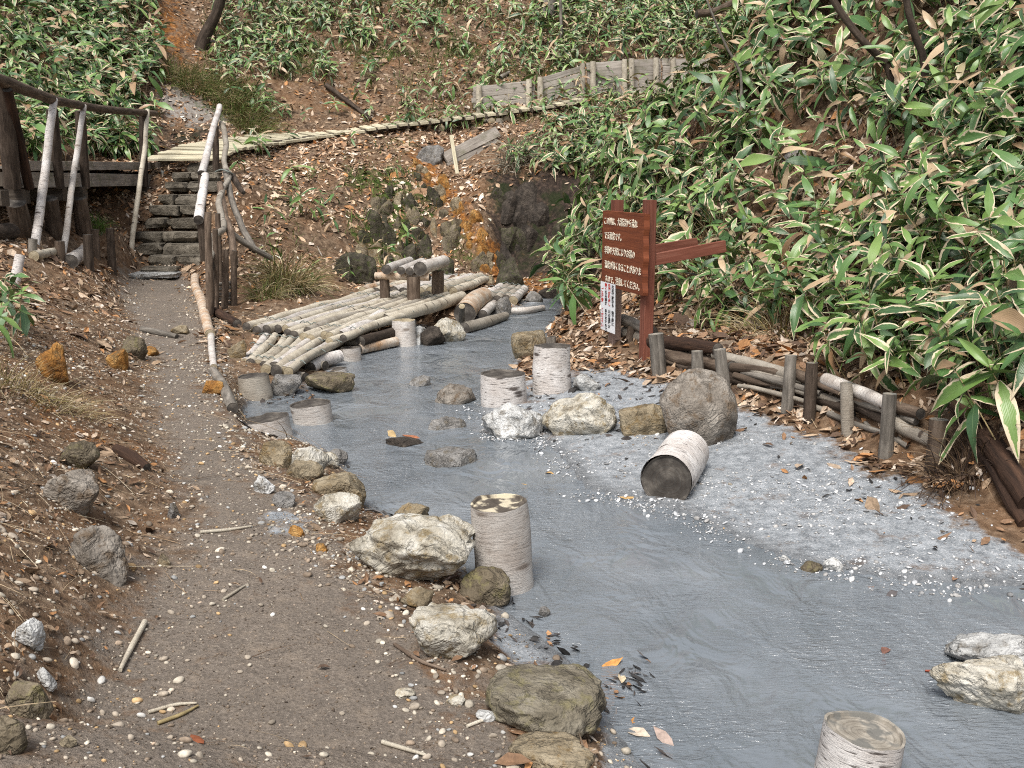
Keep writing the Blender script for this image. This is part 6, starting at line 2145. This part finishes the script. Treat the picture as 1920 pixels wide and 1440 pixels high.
# single leaves and scraps that stand out on the water and mud
SL = [(735, 818, .09, (.42, .3, .15), "upright yellow dead leaf on the debris mound in midstream", .9), (772, 822, .13, (.3, .12, .06), "red brown dead leaf on the debris mound in midstream", .3), (1030, 888, .06, (.4, .25, .1), "small tan leaf floating left of the lying log", .05), (985, 908, .05, (.42, .27, .1), "small ochre leaf floating in midstream", .05),
      (1178, 934, .12, (.42, .27, .11), "flat tan bark scrap in the water left of the lying log", .05), (1640, 1103, .06, (.35, .15, .05), "orange leaf floating off the mud bank edge", .05), (1672, 1118, .06, (.09, .08, .08), "dark leaf tip sticking from the water off the mud bank", .5), (1148, 1246, .09, (.5, .24, .07), "orange leaf among the black debris beside the olive boulder", .25),
      (1165, 1276, .08, (.55, .45, .3), "pale leaf among the debris right of the olive boulder", .2), (1190, 1352, .05, (.45, .22, .07), "small orange leaf on the shallow mud at the bottom", .1), (1195, 1376, .09, (.5, .42, .33), "tan flat scrap on the shallow mud at the bottom", .1), (1245, 1390, .1, (.34, .26, .22), "white birch bark strip lying at the water edge at the bottom", .5),
      (845, 1095, .11, (.6, .45, .38), "curled pinkish bark scrap under the largest pale boulder", .4), (1030, 1190, .06, (.45, .25, .12), "brown leaf on the wet mud below the tall stump", .15), (370, 1387, .08, (.22, .07, .03), "dark red dead leaf lying on the path at the bottom", .2), (1470, 660, .16, (.42, .2, .07), "large orange brown leaf on top of the log edging stake", .6), (1545, 690, .14, (.36, .19, .08), "curled brown leaf beside the sixth stake", .5),
      (1700, 840, .12, (.3, .13, .06), "red brown leaf standing against the log edging near the last stakes", .9), (1610, 940, .07, (.4, .22, .1), "small brown leaf on the mud bank", .1), (1790, 1085, .05, (.25, .14, .08), "tiny brown leaf at the lower edge of the mud bank", .1), (1820, 1238, .07, (.4, .16, .04), "orange leaf caught on the white crusted rock", .6), (1770, 1262, .14, (.3, .08, .05), "dark red bark strip caught before the pointed slab", .1), (1660, 1222, .06, (.16, .08, .06), "red stalked leaf floating in the middle of the water", .1)]
for k, (px, py, s_, col_, lab, tl) in enumerate(SL):
    p = gp(px, py)
    V, F, _ = DEAD[k % 10]
    rr = random.Random(k + 60)
    M = np.array(Matrix.Rotation(rr.uniform(0, 6.28), 3, 'Z') @ Matrix.Rotation(tl * rr.choice([-1, 1]), 3, 'X') @ Matrix.Rotation(-tl * .7, 3, 'Y')) * s_
    V = V @ M.T
    V[:, 2] -= V[:, 2].min() + .004
    me = np_mesh("dead_leaf", V, F.ravel(), np.full(len(F), 4), ["dead_leaf"], None, {"tint": np.tile(np.array(col_), (len(V), 1))})
    o = bpy.data.objects.new("dead_leaf", me); o.location = p; COL.objects.link(o)
    tag(o, lab, "leaf")
tag(rock("debris_mound", Wz(760, 832, 0), (.26, .2, .09), .2, "rock_dark", 501, 4, .45), "small dark debris mound breaking the water in midstream", "mound")
